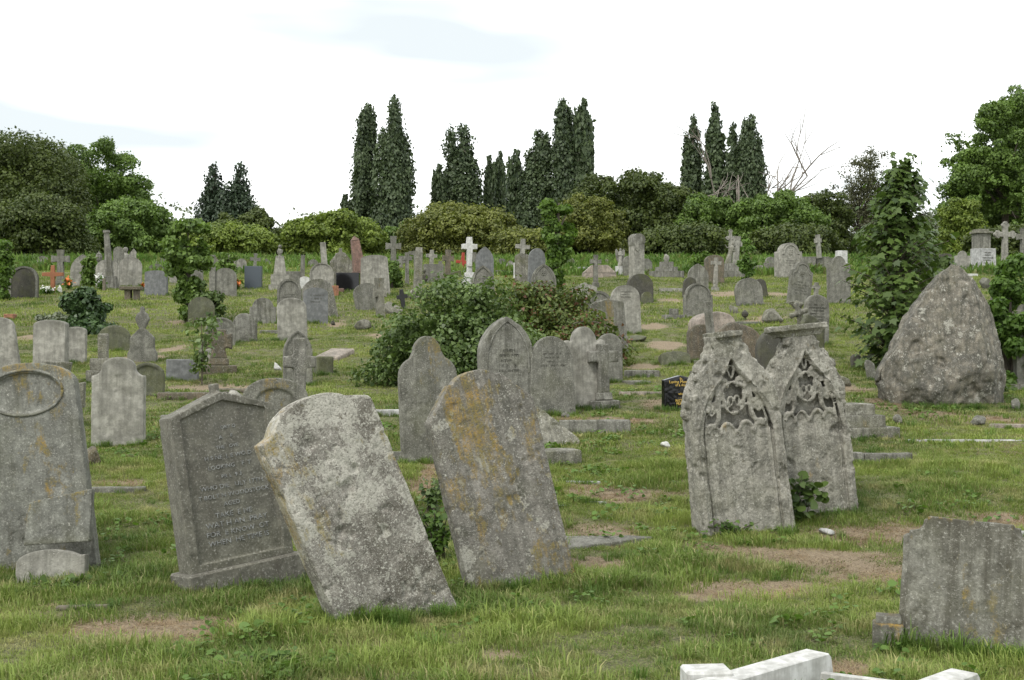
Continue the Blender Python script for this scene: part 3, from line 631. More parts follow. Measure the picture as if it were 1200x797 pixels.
def around(x, y, w_, yaw, Y, back=True, amt=1., t=.12):
    rr = random.Random(int(x * 91 + y * 37)); n = int((7 + w_ * 16) * amt)
    if Y > 30: n = n // 3
    c, s = math.cos(yaw), math.sin(yaw)
    for i in range(n):
        a = rr.uniform(-w_ / 2 - .04, w_ / 2 + .04); f = -t * .75 - rr.random() ** 2 * .1 if rr.random() < .75 else t * .75 + rr.random() * .08
        if rr.random() < .15: a = math.copysign(w_ / 2 + rr.uniform(0.02, .1), a); f = rr.uniform(-.1, .1)
        TUFTS.append((x + a * c - f * s, y + a * s + f * c, rr.uniform(.3, .78) * (1 if Y < 14 else 1.1)))

def stone(px, base, w, top, shape, label, mat='grey', lean=0, yaw=None, pitch=-2, th=None, p=None, panel=None, text=None, ink='letter_dark', plinth=None, moulding=False, cap=False, group=None, name='headstone', cat='headstone', voxel=None, edge=.012, taper=1., tufts=1., bury=.15, Y=None, amp=.004, rim=None):
    """a slab stood on the slope where its foot shows at (px, base); w and base-top are its size in photo pixels"""
    if Y is None: x, Y, z = ground(px, base)
    else: x = (px - CX) / F * Y; z = EYE + (CY - base) / F * Y
    yw = math.radians(YAWS.uniform(6, 20) if yaw is None else yaw)
    W = w * Y / F / max(.6, math.cos(yw + math.atan2(x, Y) * .0)); H = (base - top) * Y / F / math.cos(math.radians(lean)); t = th or (.085 + .035 * YAWS.random())
    rot = (math.radians(pitch), math.radians(lean), yw); near = Y < 26
    o = outline(shape, W, H, bury, p, taper); bm = bmesh.new(); parts = []
    fr = .0
    if panel: # raised rim round a sunk field
        sx, z0, sz = panel; b_prism(bm, o, -t / 2 + .022, t / 2)
        i = inset(o, sx, z0 * H, sz); rb = bmesh.new(); b_ring(rb, o, i, -t / 2, -t / 2 + .024 if near else -t/2 + .0215); fr = .022
        if near: bmesh.ops.recalc_face_normals(rb, faces=rb.faces[:]); tmp = bpy.data.meshes.new('r'); rb.to_mesh(tmp); bm.from_mesh(tmp); bpy.data.meshes.remove(tmp)
        else: parts.append(('rim', bm_mesh(rb, 'rim'), M[rim or mat]))
        if near: rb.free()
    else: b_prism(bm, o, -t / 2, t / 2, 0 if near else .008)
    if plinth:
        ph, pw = plinth; zz = max(0, ph)
        pb = bmesh.new(); b_box(pb, -W/2*pw*taper, W/2*pw*taper, -t*1.05, t*1.05, -bury - .1, zz, .012); parts.append(('plinth', bm_mesh(pb, 'plinth'), M[mat]))
    if cap:
        pass
    me = bm_mesh(bm, name)
    if near:
        me = remesh(me, voxel or VOX(Y), name, amp, 7, .0012, int(px + base), edge)
    else:
        me.name = name
    if moulding:
        mb = bmesh.new(); i1 = inset(o, .80, .1, 1.0); i2 = inset(o, .70, .1, 1.0)
        zmin = H * .42
        c1 = [(x_, z_) for x_, z_ in i1 if z_ > zmin]; c1 = [(c1[0][0], zmin)] + c1 + [(c1[-1][0], zmin)]
        b_tube(mb, [(x_, -t/2 + fr, z_) for x_, z_ in c1], max(.010, Y * .0006), 5)
        if moulding == 2:
            b_tube(mb, [(x_*.78, -t/2 + fr, zmin + (z_-zmin)*.84) for x_, z_ in c1], max(.008, Y * .0005), 5)
        if moulding in (2, 3):
            k = W * .11; cz = H * .72
            for a in range(4): 
                aa = math.radians(45 + 90 * a); b_tube(mb, [(k*.5*math.cos(aa) + k*.5*math.cos(q), -t/2 + fr, cz + k*.5*math.sin(aa) + k*.5*math.sin(q)) for q in [j * math.pi/4 for j in range(9)]], max(.006, Y*.0004), 4)
        parts.append(('moulding', bm_mesh(mb, 'moulding'), M[mat]))
    if text:
        rows, z1, z2, tw = text; im = strokes(W * tw, H * (z2 - z1), rows, int(px * 7 + base))
        parts.append(('inscription', im, M[ink]))
        parts[-1][1].transform(Matrix.Translation((0, -t / 2 + fr - (.002 if near else .001), H * z1)))
    if parts:
        root = empty(name, (x, Y, z), rot); link('slab', me, M[mat], root)
        for nm, m_, mt in parts: link(nm, m_, mt, root)
    else: root = link(name, me, M[mat], None, (x, Y, z), rot)
    tag(root, label, cat, group)
    if tufts and Y < 42: around(x, Y, W * taper, yw, Y, amt=tufts, t=t)
    return root, W, H, t
def cross(px, base, w, top, label, mat='grey', kind='latin', lean=0, yaw=8, pitch=0, th=.12, arm=.72, bw=.24, steps=0, name='stone_cross', group=None, Y=None, cat='cross', stepw=1., steph=.16, smat=None, bury=.15, tufts=1.):
    if Y is None: x, Y, z = ground(px, base)
    else: x = (px - CX) / F * Y; z = EYE + (CY - base) / F * Y
    W = w * Y / F; H = (base - top) * Y / F; b = W * bw / 2; az = H * arm; near = Y < 26
    root = empty(name, (x, Y, z), (math.radians(pitch), math.radians(lean), math.radians(yaw))); tag(root, label, cat, group)
    bm = bmesh.new(); z0 = steps * steph * H * .999 - .01 if steps else -bury
    r_ = W / 2
    if kind == 'latin': b_prism(bm, [(-b, z0), (b, z0), (b, az - b), (r_, az - b), (r_, az + b), (b, az + b), (b, H), (-b, H), (-b, az + b), (-r_, az + b), (-r_, az - b), (-b, az - b)], -th/2, th/2, .01)
    elif kind in ('flared', 'celtic', 'bud'):
        f = 1.45 if kind != 'bud' else 1.0
        o = [(-b*1.5, z0), (b*1.5, z0), (b, az - b), (r_, az - b*f), (r_, az + b*f), (b, az + b), (b*f, H), (-b*f, H), (-b, az + b), (-r_, az + b*f), (-r_, az - b*f), (-b, az - b)]
        b_prism(bm, o, -th/2, th/2, .006)
        if kind == 'celtic':
            n = 24; R1, R2 = r_ * .74, r_ * .5
            b_ring(bm, [(R1*math.cos(6.2832*i/n), az + R1*math.sin(6.2832*i/n)) for i in range(n)], [(R2*math.cos(6.2832*i/n), az + R2*math.sin(6.2832*i/n)) for i in range(n)], -th*.36, th*.36)
        if kind == 'bud':
            for c in ((-r_, az), (r_, az), (0, H)):
                for d in (0, 1, 2):
                    a = {0: 90, 1: 0, 2: 180}[d] + (0 if c[0] == 0 else (-90 if c[0] > 0 else 90)); b_lathe_y(bm, c[0] + math.cos(math.radians(a)) * b * .9, c[1] + math.sin(math.radians(a)) * b * .9, b * .85, th*.45)
    elif kind == 'ivyshaft': b_prism(bm, [(-b*1.6, z0), (b*1.6, z0), (b, H), (-b, H)], -th/2, th/2, .01)
    me = bm_mesh(bm, 'cross')
    if near: me = remesh(me, VOX(Y), 'cross', .003, 8, .001, int(px), .01)
    link('cross', me, M[mat], root)
    for i in range(steps):
        bm = bmesh.new(); s = b * (1.6 + 1.25 * (steps - 1 - i)) * stepw * (1.4 if steps == 1 else 1); b_box(bm, -s, s, -s * .8, s * .8, (i * steph * H) - (.25 if i == 0 else 0), (i + 1) * steph * H - (.003 if i < steps - 1 else 0), .012, .01)
        link('step', bm_mesh(bm, 'step'), M[smat or mat], root)
    if Y < 42 and tufts: around(x, Y, b * 4, 0, Y, t=b * 2, amt=tufts)
    return root
def b_lathe_y(bm, cx, cz, r, hy, n=10):
    b_prism(bm, [(cx + r * math.cos(6.2832*i/n), cz + r * math.sin(6.2832*i/n)) for i in range(n)], -hy, hy)
def slabs(name, label, cat, boxes, px, base, mat, yaw=0, lean=0, pitch=0, group=None, Y=None, partname='block', rough=True, lift=0, clear=True, tufts=.6):
    """a low tomb / kerb / block: boxes = (x0,x1,y0,y1,z0,z1) in photo pixels at that distance"""
    if Y is None: x, Y, z = ground(px, base)
    else: x = (px - CX) / F * Y; z = EYE + (CY - base) / F * Y
    k = Y / F; root = None; yw = math.radians(yaw); rot = (math.radians(pitch), math.radians(lean), yw)
    ms = []
    for i, b in enumerate(boxes):
        bm = bmesh.new(); b_box(bm, *[q * k for q in b[:6]], .012 if Y > 26 else 0)
        m_ = bm_mesh(bm, partname)
        if Y < 26 and rough: m_ = remesh(m_, max(.007, VOX(Y)), partname, .006, 6, .0015, int(px + i), .014)
        ms.append(m_)
    if len(ms) == 1: root = link(name, ms[0], M[mat], None, (x, Y, z + lift), rot); ms[0].name = name
    else:
        root = empty(name, (x, Y, z + lift), rot)
        for i, m_ in enumerate(ms): link(partname, m_, M[boxes[i][6] if len(boxes[i]) > 6 else mat], root)
    tag(root, label, cat, group)
    if clear and Y < 30:
        X0 = min(b[0] for b in boxes) * k; X1 = max(b[1] for b in boxes) * k; Y0 = min(b[2] for b in boxes) * k; Y1 = max(b[3] for b in boxes) * k
        c, s = math.cos(yw), math.sin(yw); mx_, my_ = (X0+X1)/2, (Y0+Y1)/2
        SLABS.append((x + mx_*c - my_*s, Y + mx_*s + my_*c, (X1-X0)/2 + .01, (Y1-Y0)/2 + .01, yw))
    if tufts and Y < 30:
        rr = random.Random(int(px)); c, s = math.cos(yw), math.sin(yw)
        for i in range(int(10 * tufts)):
            a = rr.uniform(min(b[0] for b in boxes), max(b[1] for b in boxes)) * k; f = min(b[2] for b in boxes) * k - rr.random() * .06
            TUFTS.append((x + a*c - f*s, Y + a*s + f*c, rr.uniform(.3, .7)))
    return root
def rock(px, base, w, h, label, mat='rough', seed=0, name='broken_stone', cat='stone', depth=.8, group=None, sub=3, flat=0, yaw=0, ang=.35):
    """angular broken lump: the hull of a few scattered points, edges knocked off"""
    x, Y, z = ground(px, base); k = Y / F; rng = np.random.default_rng(seed * 7 + int(px)); n = 13
    P = rng.normal(size=(n, 3)); P /= np.linalg.norm(P, axis=1, keepdims=True); P *= rng.uniform(.8, 1.1, (n, 1)); P = P / np.abs(P).max(0) * [w * k / 2, w * k / 2 * depth, h * k * .62]; P[:, 2] += h * k * .38
    bm = bmesh.new(); [bm.verts.new(p) for p in P]; r = bmesh.ops.convex_hull(bm, input=bm.verts[:])
    for v in [v for v in bm.verts if not v.link_faces]: bm.verts.remove(v)
    bmesh.ops.bevel(bm, geom=bm.edges[:], offset=w * k * .035, segments=1, affect='EDGES'); me = bm_mesh(bm, name)
    if Y < 26: me = remesh(me, max(.008, VOX(Y)), name, w * k * .05, 3 / (w * k), w * k * .02, seed, 0)
    return tag(link(name, me, M[mat], None, (x, Y, z), (0, 0, yaw)), label, cat, group)
# ------------------------------------------------------------------ the near stones
# big grey stone cut by the left edge, with a sunk oval and broken pieces leaning at its foot
def rp(px, py, Y): return ((px - CX) / F * Y, Y, EYE + (CY - py) / F * Y)
x, Y, z = ground(40, 668); k = Y / F; H = 243 * k; W = 118 * k; t = .11
root = empty('headstone', (x + .03, Y, z), (math.radians(-4), math.radians(-5), math.radians(3)))
tag(root, 'large grey headstone with a sunk oval and yellow lichened arch at the left edge', 'headstone')
o = outline('seg', W, H, .2, .24, 1.22); bm = bmesh.new(); b_prism(bm, o, -t/2 + .02, t/2)
ov = [(W*.02 + W*.33*math.cos(a), H - .27*W + W*.2*math.sin(a)) for a in [2*math.pi*i/len(o) for i in range(len(o))]]
n = 40; ell = lambda rx, rz: [(W*.0 + rx*math.cos(2*math.pi*i/n + math.pi/2), H - .30*W + rz*math.sin(2*math.pi*i/n + math.pi/2)) for i in range(n)]
def resample(o, n):
    o = np.array(o + [o[0]]); d = np.r_[0, np.cumsum(np.linalg.norm(np.diff(o, axis=0), axis=1))]; s = np.linspace(0, d[-1], n, endpoint=False)
    return [tuple(p) for p in np.stack([np.interp(s, d, o[:, 0]), np.interp(s, d, o[:, 1])], 1)]
from mathutils.geometry import tessellate_polygon
def sunk(bm, o, c, inner, y0, y1):
    """plate with a hole"""
    n, m_ = len(o), len(inner); A = [Vector((x, z, 0)) for x, z in o]; B = [Vector((x, z, 0)) for x, z in inner]; P = A + B
    tr = tessellate_polygon([A, B]); f = [bm.verts.new((p.x, y0, p.y)) for p in P]; g = [bm.verts.new((p.x, y1, p.y)) for p in P]
    for q in tr:
        try: bm.faces.new([f[i] for i in q]); bm.faces.new([g[i] for i in q][::-1])
        except ValueError: pass
    for s0, cnt in ((0, n), (n, m_)):
        for i in range(cnt):
            a_, b_ = s0 + i, s0 + (i + 1) % cnt; bm.faces.new((f[a_], f[b_], g[b_], g[a_]))
N_ = 120; cc = (0, H - .30*W); inner = [(.35*W*math.cos(2*math.pi*i/N_ + math.pi/2), cc[1] + .20*W*math.sin(2*math.pi*i/N_ + math.pi/2)) for i in range(N_)]
sunk(bm, o, cc, inner, -t/2, -t/2 + .026)
link('slab', remesh(bm_mesh(bm, 's'), .0075, 'slab', .004, 6, .0012, 3, .012), M['hero_left'], root)
mb = bmesh.new(); b_tube(mb, [(.375*W*math.cos(a), -t/2 - .001, cc[1] + .225*W*math.sin(a)) for a in [2*math.pi*i/48 for i in range(49)]], .011, 6); link('moulding', bm_mesh(mb, 'moulding'), M['hero_left'], root, smooth=True)
around(x, Y, W * 1.2, 0, Y, amt=1.2)
x2, Y2, z2 = ground(62, 682); k2 = Y2 / F
o = [(-40*k2, 0), (36*k2, 0), (40*k2, 62*k2), (-34*k2, 50*k2)]
bm = bmesh.new(); b_prism(bm, o, -.035, .035)
tag(link('stone_fragment', remesh(bm_mesh(bm, 's'), .0065, 'stone_fragment', .003, 7, .001, 8, .012), M['hero_left'], None, (x2 + .01, Y2 + .10, z2 + 42*k2), (math.radians(-9), math.radians(-3), math.radians(4))), 'square broken piece of grey stone leaning on the large headstone with the oval', 'stone fragment')
o = outline('halfarch', 80*k2, 38*k2, .1); bm = bmesh.new(); b_prism(bm, o, -.045, .045)
tag(link('stone_fragment', remesh(bm_mesh(bm, 's'), .0065, 'stone_fragment', .003, 7, .001, 9, .01), M['pale'], None, (x2, Y2 - .02, z2), (math.radians(-8), 0, math.radians(3))), 'low half round stub of stone standing below the square broken piece', 'stone fragment')
around(x2, Y2, 80 * k2, 0, Y2, t=.1)

# speckled granite stone with pitched top, lettered, on a plinth
x, Y, z = ground(281, 682); k = Y / F; H = 224 * k; W = 128 * k; t = .21
root = empty('headstone', (x, Y, z), (math.radians(-5), math.radians(-6), math.radians(36)))
tag(root, 'brown grey granite headstone with a pitched top and pale lead letters on a granite plinth', 'headstone')
yt = .175 * W; o = [(-W/2, .12), (W/2, .12), (W/2, H - yt), (0, H), (-W/2, H - yt)]
bm = bmesh.new(); b_prism(bm, o, -t/2 + .02, t/2)
i_ = [(-W*.41, .17), (W*.41, .17), (W*.41, H - yt - .02), (0, H - .055), (-W*.41, H - yt - .02)]; b_ring(bm, o, i_, -t/2, -t/2 + .024)
b_box(bm, -.018, .018, -.05, .05, H - .02, H + .055)
link('slab', remesh(bm_mesh(bm, 's'), .0065, 'slab', .0015, 9, .0006, 3, .006), M['hero_granite'], root)
bm = bmesh.new(); b_box(bm, -W*.56, W*.56, -t*.78, t*.78, -.25, .125, .012)
link('plinth', bm_mesh(bm, 'plinth'), M['hero_granite'], root)
LN = ['IN LOVING MEMORY', 'ALSO', 'THE BELOVED', 'WHO DIED 1905', 'WHO DIED SEPT 17TH', 'AT BOURNEMOUTH', 'AGED 49', 'TAKE YE HEED', 'WATCH AND PRAY', 'FOR YE KNOW NOT', 'WHEN THE TIME IS']
lb = bmesh.new(); rr = random.Random(4)
lines = [('IN MEMORY OF', .79, .030), ('ALSO OF', .735, .034), ('THE ABOVE', .68, .03), ('HUS NEE LEE WOOD', .625, .036), ('LOOKING UP FEET', .57, .036), ('APRIL 1903', .515, .034), ('WHO DIED JULY 17TH', .46, .040), ('AT BOLTON WOODSTOCK', .41, .038), ('AGED 49', .36, .038), ('TAKE YE HEED', .30, .045), ('WATCH AND PRAY', .25, .047), ('FOR YE KNOW NOT', .20, .045), ('WHEN THE TIME IS', .15, .045)]
for s_, zf, sz in lines:
    s_ = ''.join(ch if ch == ' ' or rr.random() > (.4 if zf > .5 else .13) else ' ' for ch in s_)
    if not s_.strip(): continue
    m_ = text_mesh(s_, sz * 1.0, .0012); 
    m_.transform(Matrix.Diagonal((1.12, 1, 1, 1))); m_.transform(Matrix.Translation((.0, -t/2 + .017, .1 + (H - .1) * zf))); lb.from_mesh(m_); bpy.data.meshes.remove(m_)
link('inscription', bm_mesh(lb, 'inscription'), M['letter_grey'], root)
around(x, Y, W*1.15, math.radians(24), Y, amt=1.6, t=.3)

# pale lichened stone leaning far to the left
x, Y, z = ground(462, 722); k = Y / F; H = 262 * k / math.cos(math.radians(19)); W = 146 * k; t = .15
o = outline('heroA', W, H, .3); bm = bmesh.new(); b_prism(bm, o, -t/2, t/2)
tag(link('headstone', remesh(bm_mesh(bm, 's'), .006, 'headstone', .006, 6, .0022, 5, .022), M['hero_lichen'], None, (x, Y, z), (math.radians(-9), math.radians(-20.5), math.radians(35))), 'broad headstone crusted with white lichen, leaning far over to the left beside the granite one', 'headstone')
around(x, Y, W, math.radians(27), Y, amt=2.6, t=.14)
for i in range(16): TUFTS.append((x - .25 + .03*i - .1, Y - .1 - .012*i, .75 + .3*RNG.random()))

# tall stone with orange streaks
x, Y, z = ground(610, 684); k = Y / F; H = 249 * k / math.cos(math.radians(13)); W = 132 * k; t = .12
o = outline('heroB', W, H, .3); bm = bmesh.new(); b_prism(bm, o, -t/2, t/2)
tag(link('headstone', remesh(bm_mesh(bm, 's'), .006, 'headstone', .005, 6, .002, 6, .018), M['hero_orange'], None, (x, Y, z), (math.radians(-5), math.radians(-12.5), math.radians(22))), 'tall headstone with bright orange lichen running down its middle, tilted left in the near grass', 'headstone')
around(x, Y, W, math.radians(22), Y, amt=2.2, t=.14)

# twin gothic tracery stones
def gothic(px, base, w, top, yaw, lean, label, seed, capw, rot_pitch=-3):
    x, Y, z = ground(px, base); k = Y / F; H = (base - top) * k; W = w * k; t = .21
    root = empty('gothic_headstone', (x, Y, z), (math.radians(rot_pitch), math.radians(lean), math.radians(yaw))); tag(root, label, 'headstone')
    r = W / 2
    # outline: straight sides, ogee sweep to a narrow neck
    def og(f, rr_, h0, h1, neck):        # right-hand ogee from (rr_,h0) to (neck,h1)
        pts = []
        for i in range(f + 1):
            s = i / f; g = 1 - .45 * (s / .6) ** 2 if s < .6 else .55 * ((1 - s) / .4) ** 1.45
            pts.append((neck + (rr_ - neck) * g, h0 + (h1 - h0) * s))
        return pts
    h0 = H * .62
    R_ = og(16, r, h0, H * .965, .15 * W)
    o = [(-r * 1.06, -.2), (r * 1.06, -.2)] + R_ + [(.16 * W, H), (-.16 * W, H)] + [(-a, b) for a, b in R_[::-1]]
    bm = bmesh.new(); b_prism(bm, o, -t/2 + .105, t/2)                       # the deep ground of the carving
    ri = r * .84; sp = .47; I_ = og(22, ri, H * sp, H * .89, .002)
    inner = [(-ri, -.15), (ri, -.15)] + I_ + [(-a, b) for a, b in I_[::-1]]
    inner = [q for i, q in enumerate(inner) if i == 0 or (abs(q[0]-inner[i-1][0]) + abs(q[1]-inner[i-1][1])) > 1e-4]
    sunk(bm, o, (0, H * .5), inner, -t/2, -t/2 + .11)
    # plain lower face with cusped heads cut into its top edge
    zb = H * .49; top = []
    for ax in (.72, .27, -.27, -.72):
        top += [(ri * ax + ri * .19 * math.cos(q), zb + ri * .30 * math.sin(q)) for q in [math.pi * i / 8 for i in range(9)]]
    b_prism(bm, [(-ri * 1.02, -.15), (ri * 1.02, -.15), (ri * 1.0, zb)] + top + [(-ri, zb)], -t/2 + .035, -t/2 + .12)
    for off, dy, rad in ((1.10, -.002, .010), (.99, .012, .012), (.88, .03, .010)):
        P = [(a * off if a > .01 else a, -t/2 + dy, H*.5 + (b - H*.5) * (.98 + .035 * off)) for a, b in [(ri, -.1)] + I_]
        for sg in (1, -1): b_tube(bm, [(sg * a, b, c_) for a, b, c_ in P], rad, 6)
    yb = -t/2 + .035; R2 = ri * .86
    def cur(pts, rad=.014): b_tube(bm, [(a, yb, b) for a, b in pts], [rad * (.75 + .5 * math.sin(math.pi * i / (len(pts) - 1))) for i in range(len(pts))], 6)
    def ogp(x0, z0, x1, z1, bow, n=12):
        P = []
        for i in range(n + 1):
            s = i / n; a = x0 + (x1 - x0) * s; b = z0 + (z1 - z0) * s; q = math.sin(2 * math.pi * s) * bow; dx, dz = x1 - x0, z1 - z0; L_2 = math.hypot(dx, dz); P.append((a - dz / L_2 * q, b + dx / L_2 * q))
        return P
    def tear(cx_, cz_, ln, wd, ang, rad=.010):
        P = []
        for i in range(15):
            u = 2 * math.pi * i / 14; xx = math.sin(u) * wd * (1 - .55 * math.cos(u)) ; zz = -math.cos(u) * ln; c_, s_ = math.cos(ang), math.sin(ang); P.append((cx_ + xx * c_ - zz * s_, cz_ + xx * s_ + zz * c_))
        cur(P, rad)
    for sg in (1, -1):
        cur(ogp(sg * R2, zb + .03*H, 0, H * .76, sg * .05), .018); cur(ogp(sg * R2 * .02, H * .60, sg * R2 * .62, H * .75, -sg * .03), .013)
        for ax in (.72, .27): cur([(sg * R2 * ax * 1.1 + R2 * .24 * math.cos(q), zb + R2 * .36 * math.sin(q)) for q in [math.pi * i / 10 for i in range(11)]], .014)
        tear(sg * R2 * .34, H * .655, .06, .026, -sg * .9); tear(sg * R2 * .68, H * .63, .055, .024, sg * .5); tear(sg * R2 * .20, H * .755, .040, .017, -sg * .5); tear(sg * R2 * .45, H * .735, .030, .014, sg * .7)
        for ax, az in ((.5, .51), (.02, .51), (.9, .52), (.36, .68), (.6, .66), (.24, .77)): b_blob(bm, (sg * R2 * ax, yb - .004, H * az), .017, 1, (1, .8, 1.3), seed)
    tear(0, H * .81, .05, .022, 0)
    for sg in (1, -1): tear(sg * R2 * .60, H * .735, .045, .020, sg * .25); tear(sg * R2 * .86, H * .66, .04, .018, sg * .15); tear(sg * R2 * .10, H * .66, .04, .018, 0); cur(ogp(sg * R2 * .95, H * .60, sg * R2 * .1, H * .84, sg * .04), .014)
    # crumbling crockets up the outer edges
    rr = random.Random(seed)
    for sg in (1, -1):
        for i in range(40):
            s = i / 40; a, b = R_[min(16, int(s * 16))]; b_blob(bm, (sg * (a + rr.uniform(-.03, .015)), rr.uniform(-.09, .05), b + rr.uniform(-.02, .02)), rr.uniform(.02, .055), 1, (1, .9, 1), seed + i)
    me = remesh(bm_mesh(bm, 's'), .0068, 'slab', .009, 9, .004, seed, .03); link('slab', me, M['hero_gothic'], root)
    bm = bmesh.new(); cw = capw * W
    b_box(bm, -cw * .8, cw * .8, -t * .5, t * .5, H - .07, H - .012); b_box(bm, -cw, cw, -t * .66, t * .66, H - .02, H + .028); b_box(bm, -cw * .86, cw * .86, -t * .56, t * .56, H - .035, H - .015)
    link('cap', remesh(bm_mesh(bm, 's'), .0075, 'cap', .006, 12, .002, seed, .02), M['rough'], root)
    around(x, Y, W, math.radians(yaw), Y, amt=.8, t=.2)
    return x, Y, z, k
gx1 = gothic(872, 622, 112, 392, 17, -5.5, 'pale gothic headstone carved with pointed tracery, left one of the joined pair with crumbling edges', 11, .15)
gx2 = gothic(955, 600, 96, 384, 17, -5, 'gothic tracery headstone with a flat ledge on top, right one of the joined pair', 23, .33)

# low stone with mossy scooped top, lower right, with its side blocks
x, Y, z = ground(1130, 762); k = Y / F; H = 152 * k; W = 136 * k
root = empty('headstone', (x, Y, z), (math.radians(-4), math.radians(2.5), math.radians(-27))); tag(root, 'squat grey headstone with scooped corners and a mossy top edge, lower right', 'headstone')
o = outline('notch', W*1.12, H*.97, .2, .15); bm = bmesh.new(); b_prism(bm, o, -.01, .09); b_prism(bm, outline('notch', W*1.0, H, .2, .15), -.05, .0)
link('slab', remesh(bm_mesh(bm, 's'), .0055, 'slab', .003, 8, .001, 4, .008), M['hero_low'], root); around(x, Y, W*1.1, math.radians(-24), Y, amt=3.2, t=.1)
for i in range(14): TUFTS.append((x - W*.6 + W*1.2*i/14, Y - .12 - .1*RNG.random() + (i-7)*-.035, .8 + .4*RNG.random()))
slabs('kerb_block', 'small capped stone block at the left of the squat mossy headstone', 'kerb', [(-17, 18, -14, 14, -20, 28), (-13, 15, -11, 11, 27, 36)], 1040, 757, 'hero_low', yaw=-15)
slabs('kerb_block', 'stone block cut by the right edge beside the squat mossy headstone', 'kerb', [(-14, 16, -12, 14, -20, 26), (-11, 14, -9, 10, 25, 34)], 1196, 762, 'hero_low', yaw=-15)
# white marble kerb set, bottom right: two arms meeting at a corner, gravel bed between
def kerb_arm(name, label, pa, pb, wid, hgt, mat, scoop=False, parent=None):
    A = ground(*pa); 
    yA = A[1]; xB, yB = pb; 
    v = Vector((xB - A[0], yB - A[1])); L_1 = v.length; ang = math.atan2(v.y, v.x); bm = bmesh.new(); o = [(0, -.1), (L_1, -.1), (L_1, hgt), (0, hgt)]
    if scoop: o = [(0, -.1), (L_1 + .07, -.1), (L_1 + .07, hgt * .3)] + [(L_1 + .07 - .07 * math.sin(a), hgt - hgt * .7 * math.cos(a)) for a in [math.pi/2 * i / 5 for i in range(4, -1, -1)]] + [(0, hgt)]
    b_prism(bm, o, -wid/2, wid/2, .006); m_ = bm_mesh(bm, name)
    o_ = link(name, m_, M[mat], parent, (A[0], A[1], A[2]), (0, 0, ang)); SLABS.append(((A[0]+xB)/2, (A[1]+yB)/2, L_1/2, wid/2 + .02, ang)); return o_
kr = empty('grave_kerb', (0, 0, 0)); tag(kr, 'white marble grave kerb round a bed of dry straw, bottom right corner', 'kerb')
kx, ky, kz = ground(965, 797); c0 = ground(820, 812)
def flatw(px, py, hz):     # point at height hz above the ground sheet near the viewer
    u = (px - CX) / F; v_ = (CY - py) / F; Yq = (EYE - hz) / -v_; return u * Yq, Yq
KH = .18
P0 = flatw(835, 798, KH); P1 = flatw(958, 763, KH); P2 = flatw(1100, 799, .08); P3 = flatw(1145, 790, .15)
def bar(parent, name, a, b, wid, z0, z1, mat, taperend=0):
    v = Vector((b[0]-a[0], b[1]-a[1])); L_1 = v.length; bm = bmesh.new()
    if taperend: o = [(0, z0), (L_1 + .06, z0), (L_1 + .06, z0 + (z1-z0)*.45), (L_1 + .035, z0 + (z1-z0)*.55), (L_1 + .02, z1 - .02), (L_1, z1), (0, z1)]
    else: o = [(0, z0), (L_1, z0), (L_1, z1), (0, z1)]
    b_prism(bm, o, -wid/2, wid/2, .004); SLABS.append(((a[0]+b[0])/2, (a[1]+b[1])/2, L_1/2 + .04, wid/2, math.atan2(v.y, v.x)))
    return link(name, bm_mesh(bm, name), M[mat], parent, (a[0], a[1], 0), (0, 0, math.atan2(v.y, v.x)))
d = (Vector(P1) - Vector(P0)).normalized()
Pm = tuple(Vector(P0) - d * .9)
bar(kr, 'kerb_side', Pm, P1, .125, -.1, KH, 'white', 1)
e = Vector((d.y, -d.x)); q0 = Vector(P1) + e * .03 - d * .06; q1 = q0 + Vector((.60, -.33)) 
bar(kr, 'kerb_end', tuple(q0), tuple(q1), .035, -.1, .105, 'white')
q2 = Vector(q1) + Vector((.10, -.02)); 
s0 = flatw(1075, 806, KH); s1 = flatw(1130, 786, KH); s0m = tuple(Vector(s0) - (Vector(s1) - Vector(s0)).normalized() * .9)
bar(kr, 'kerb_side', s0m, s1, .125, -.1, KH, 'white', 1)
cb = flatw(828, 788, KH); bm = bmesh.new(); b_box(bm, -.1, .1, -.075, .075, -.1, KH + .02, .01); link('corner_block', bm_mesh(bm, 'corner_block'), M['white'], kr, (cb[0], cb[1], 0), (0, 0, .1)); SLABS.append((cb[0], cb[1], .1, .08, .1))
DRY.append(((P0[0] + q1.x)/2, (P0[1] + q1.y)/2 - .15, .5, .3))
# ledger slab like a wedge in the dry patch
x, Y, z = ground(700, 640); k = Y / F; bm = bmesh.new()
o = [(-48*k, -.28), (70*k, .16), (40*k, .20), (-55*k, .20)]
vs = [(a, b, h_) for h_ in (-.1, .03) for a, b in o]; V_ = [bm.verts.new(v_) for v_ in vs]
for f in ((0, 3, 2, 1), (4, 5, 6, 7), (0, 1, 5, 4), (1, 2, 6, 5), (2, 3, 7, 6), (3, 0, 4, 7)): bm.faces.new([V_[i] for i in f])
tag(link('ledger_slab', remesh(bm_mesh(bm, 's'), .009, 'ledger_slab', .004, 8, .001, 3, .01), M['grey'], None, (x, Y + .05, z), (math.radians(3), 0, 0)), 'flat grey wedge of a sunken grave slab lying in the dry patch', 'slab'); SLABS.append((x + .05, Y + .15, .3, .12, 0.2))
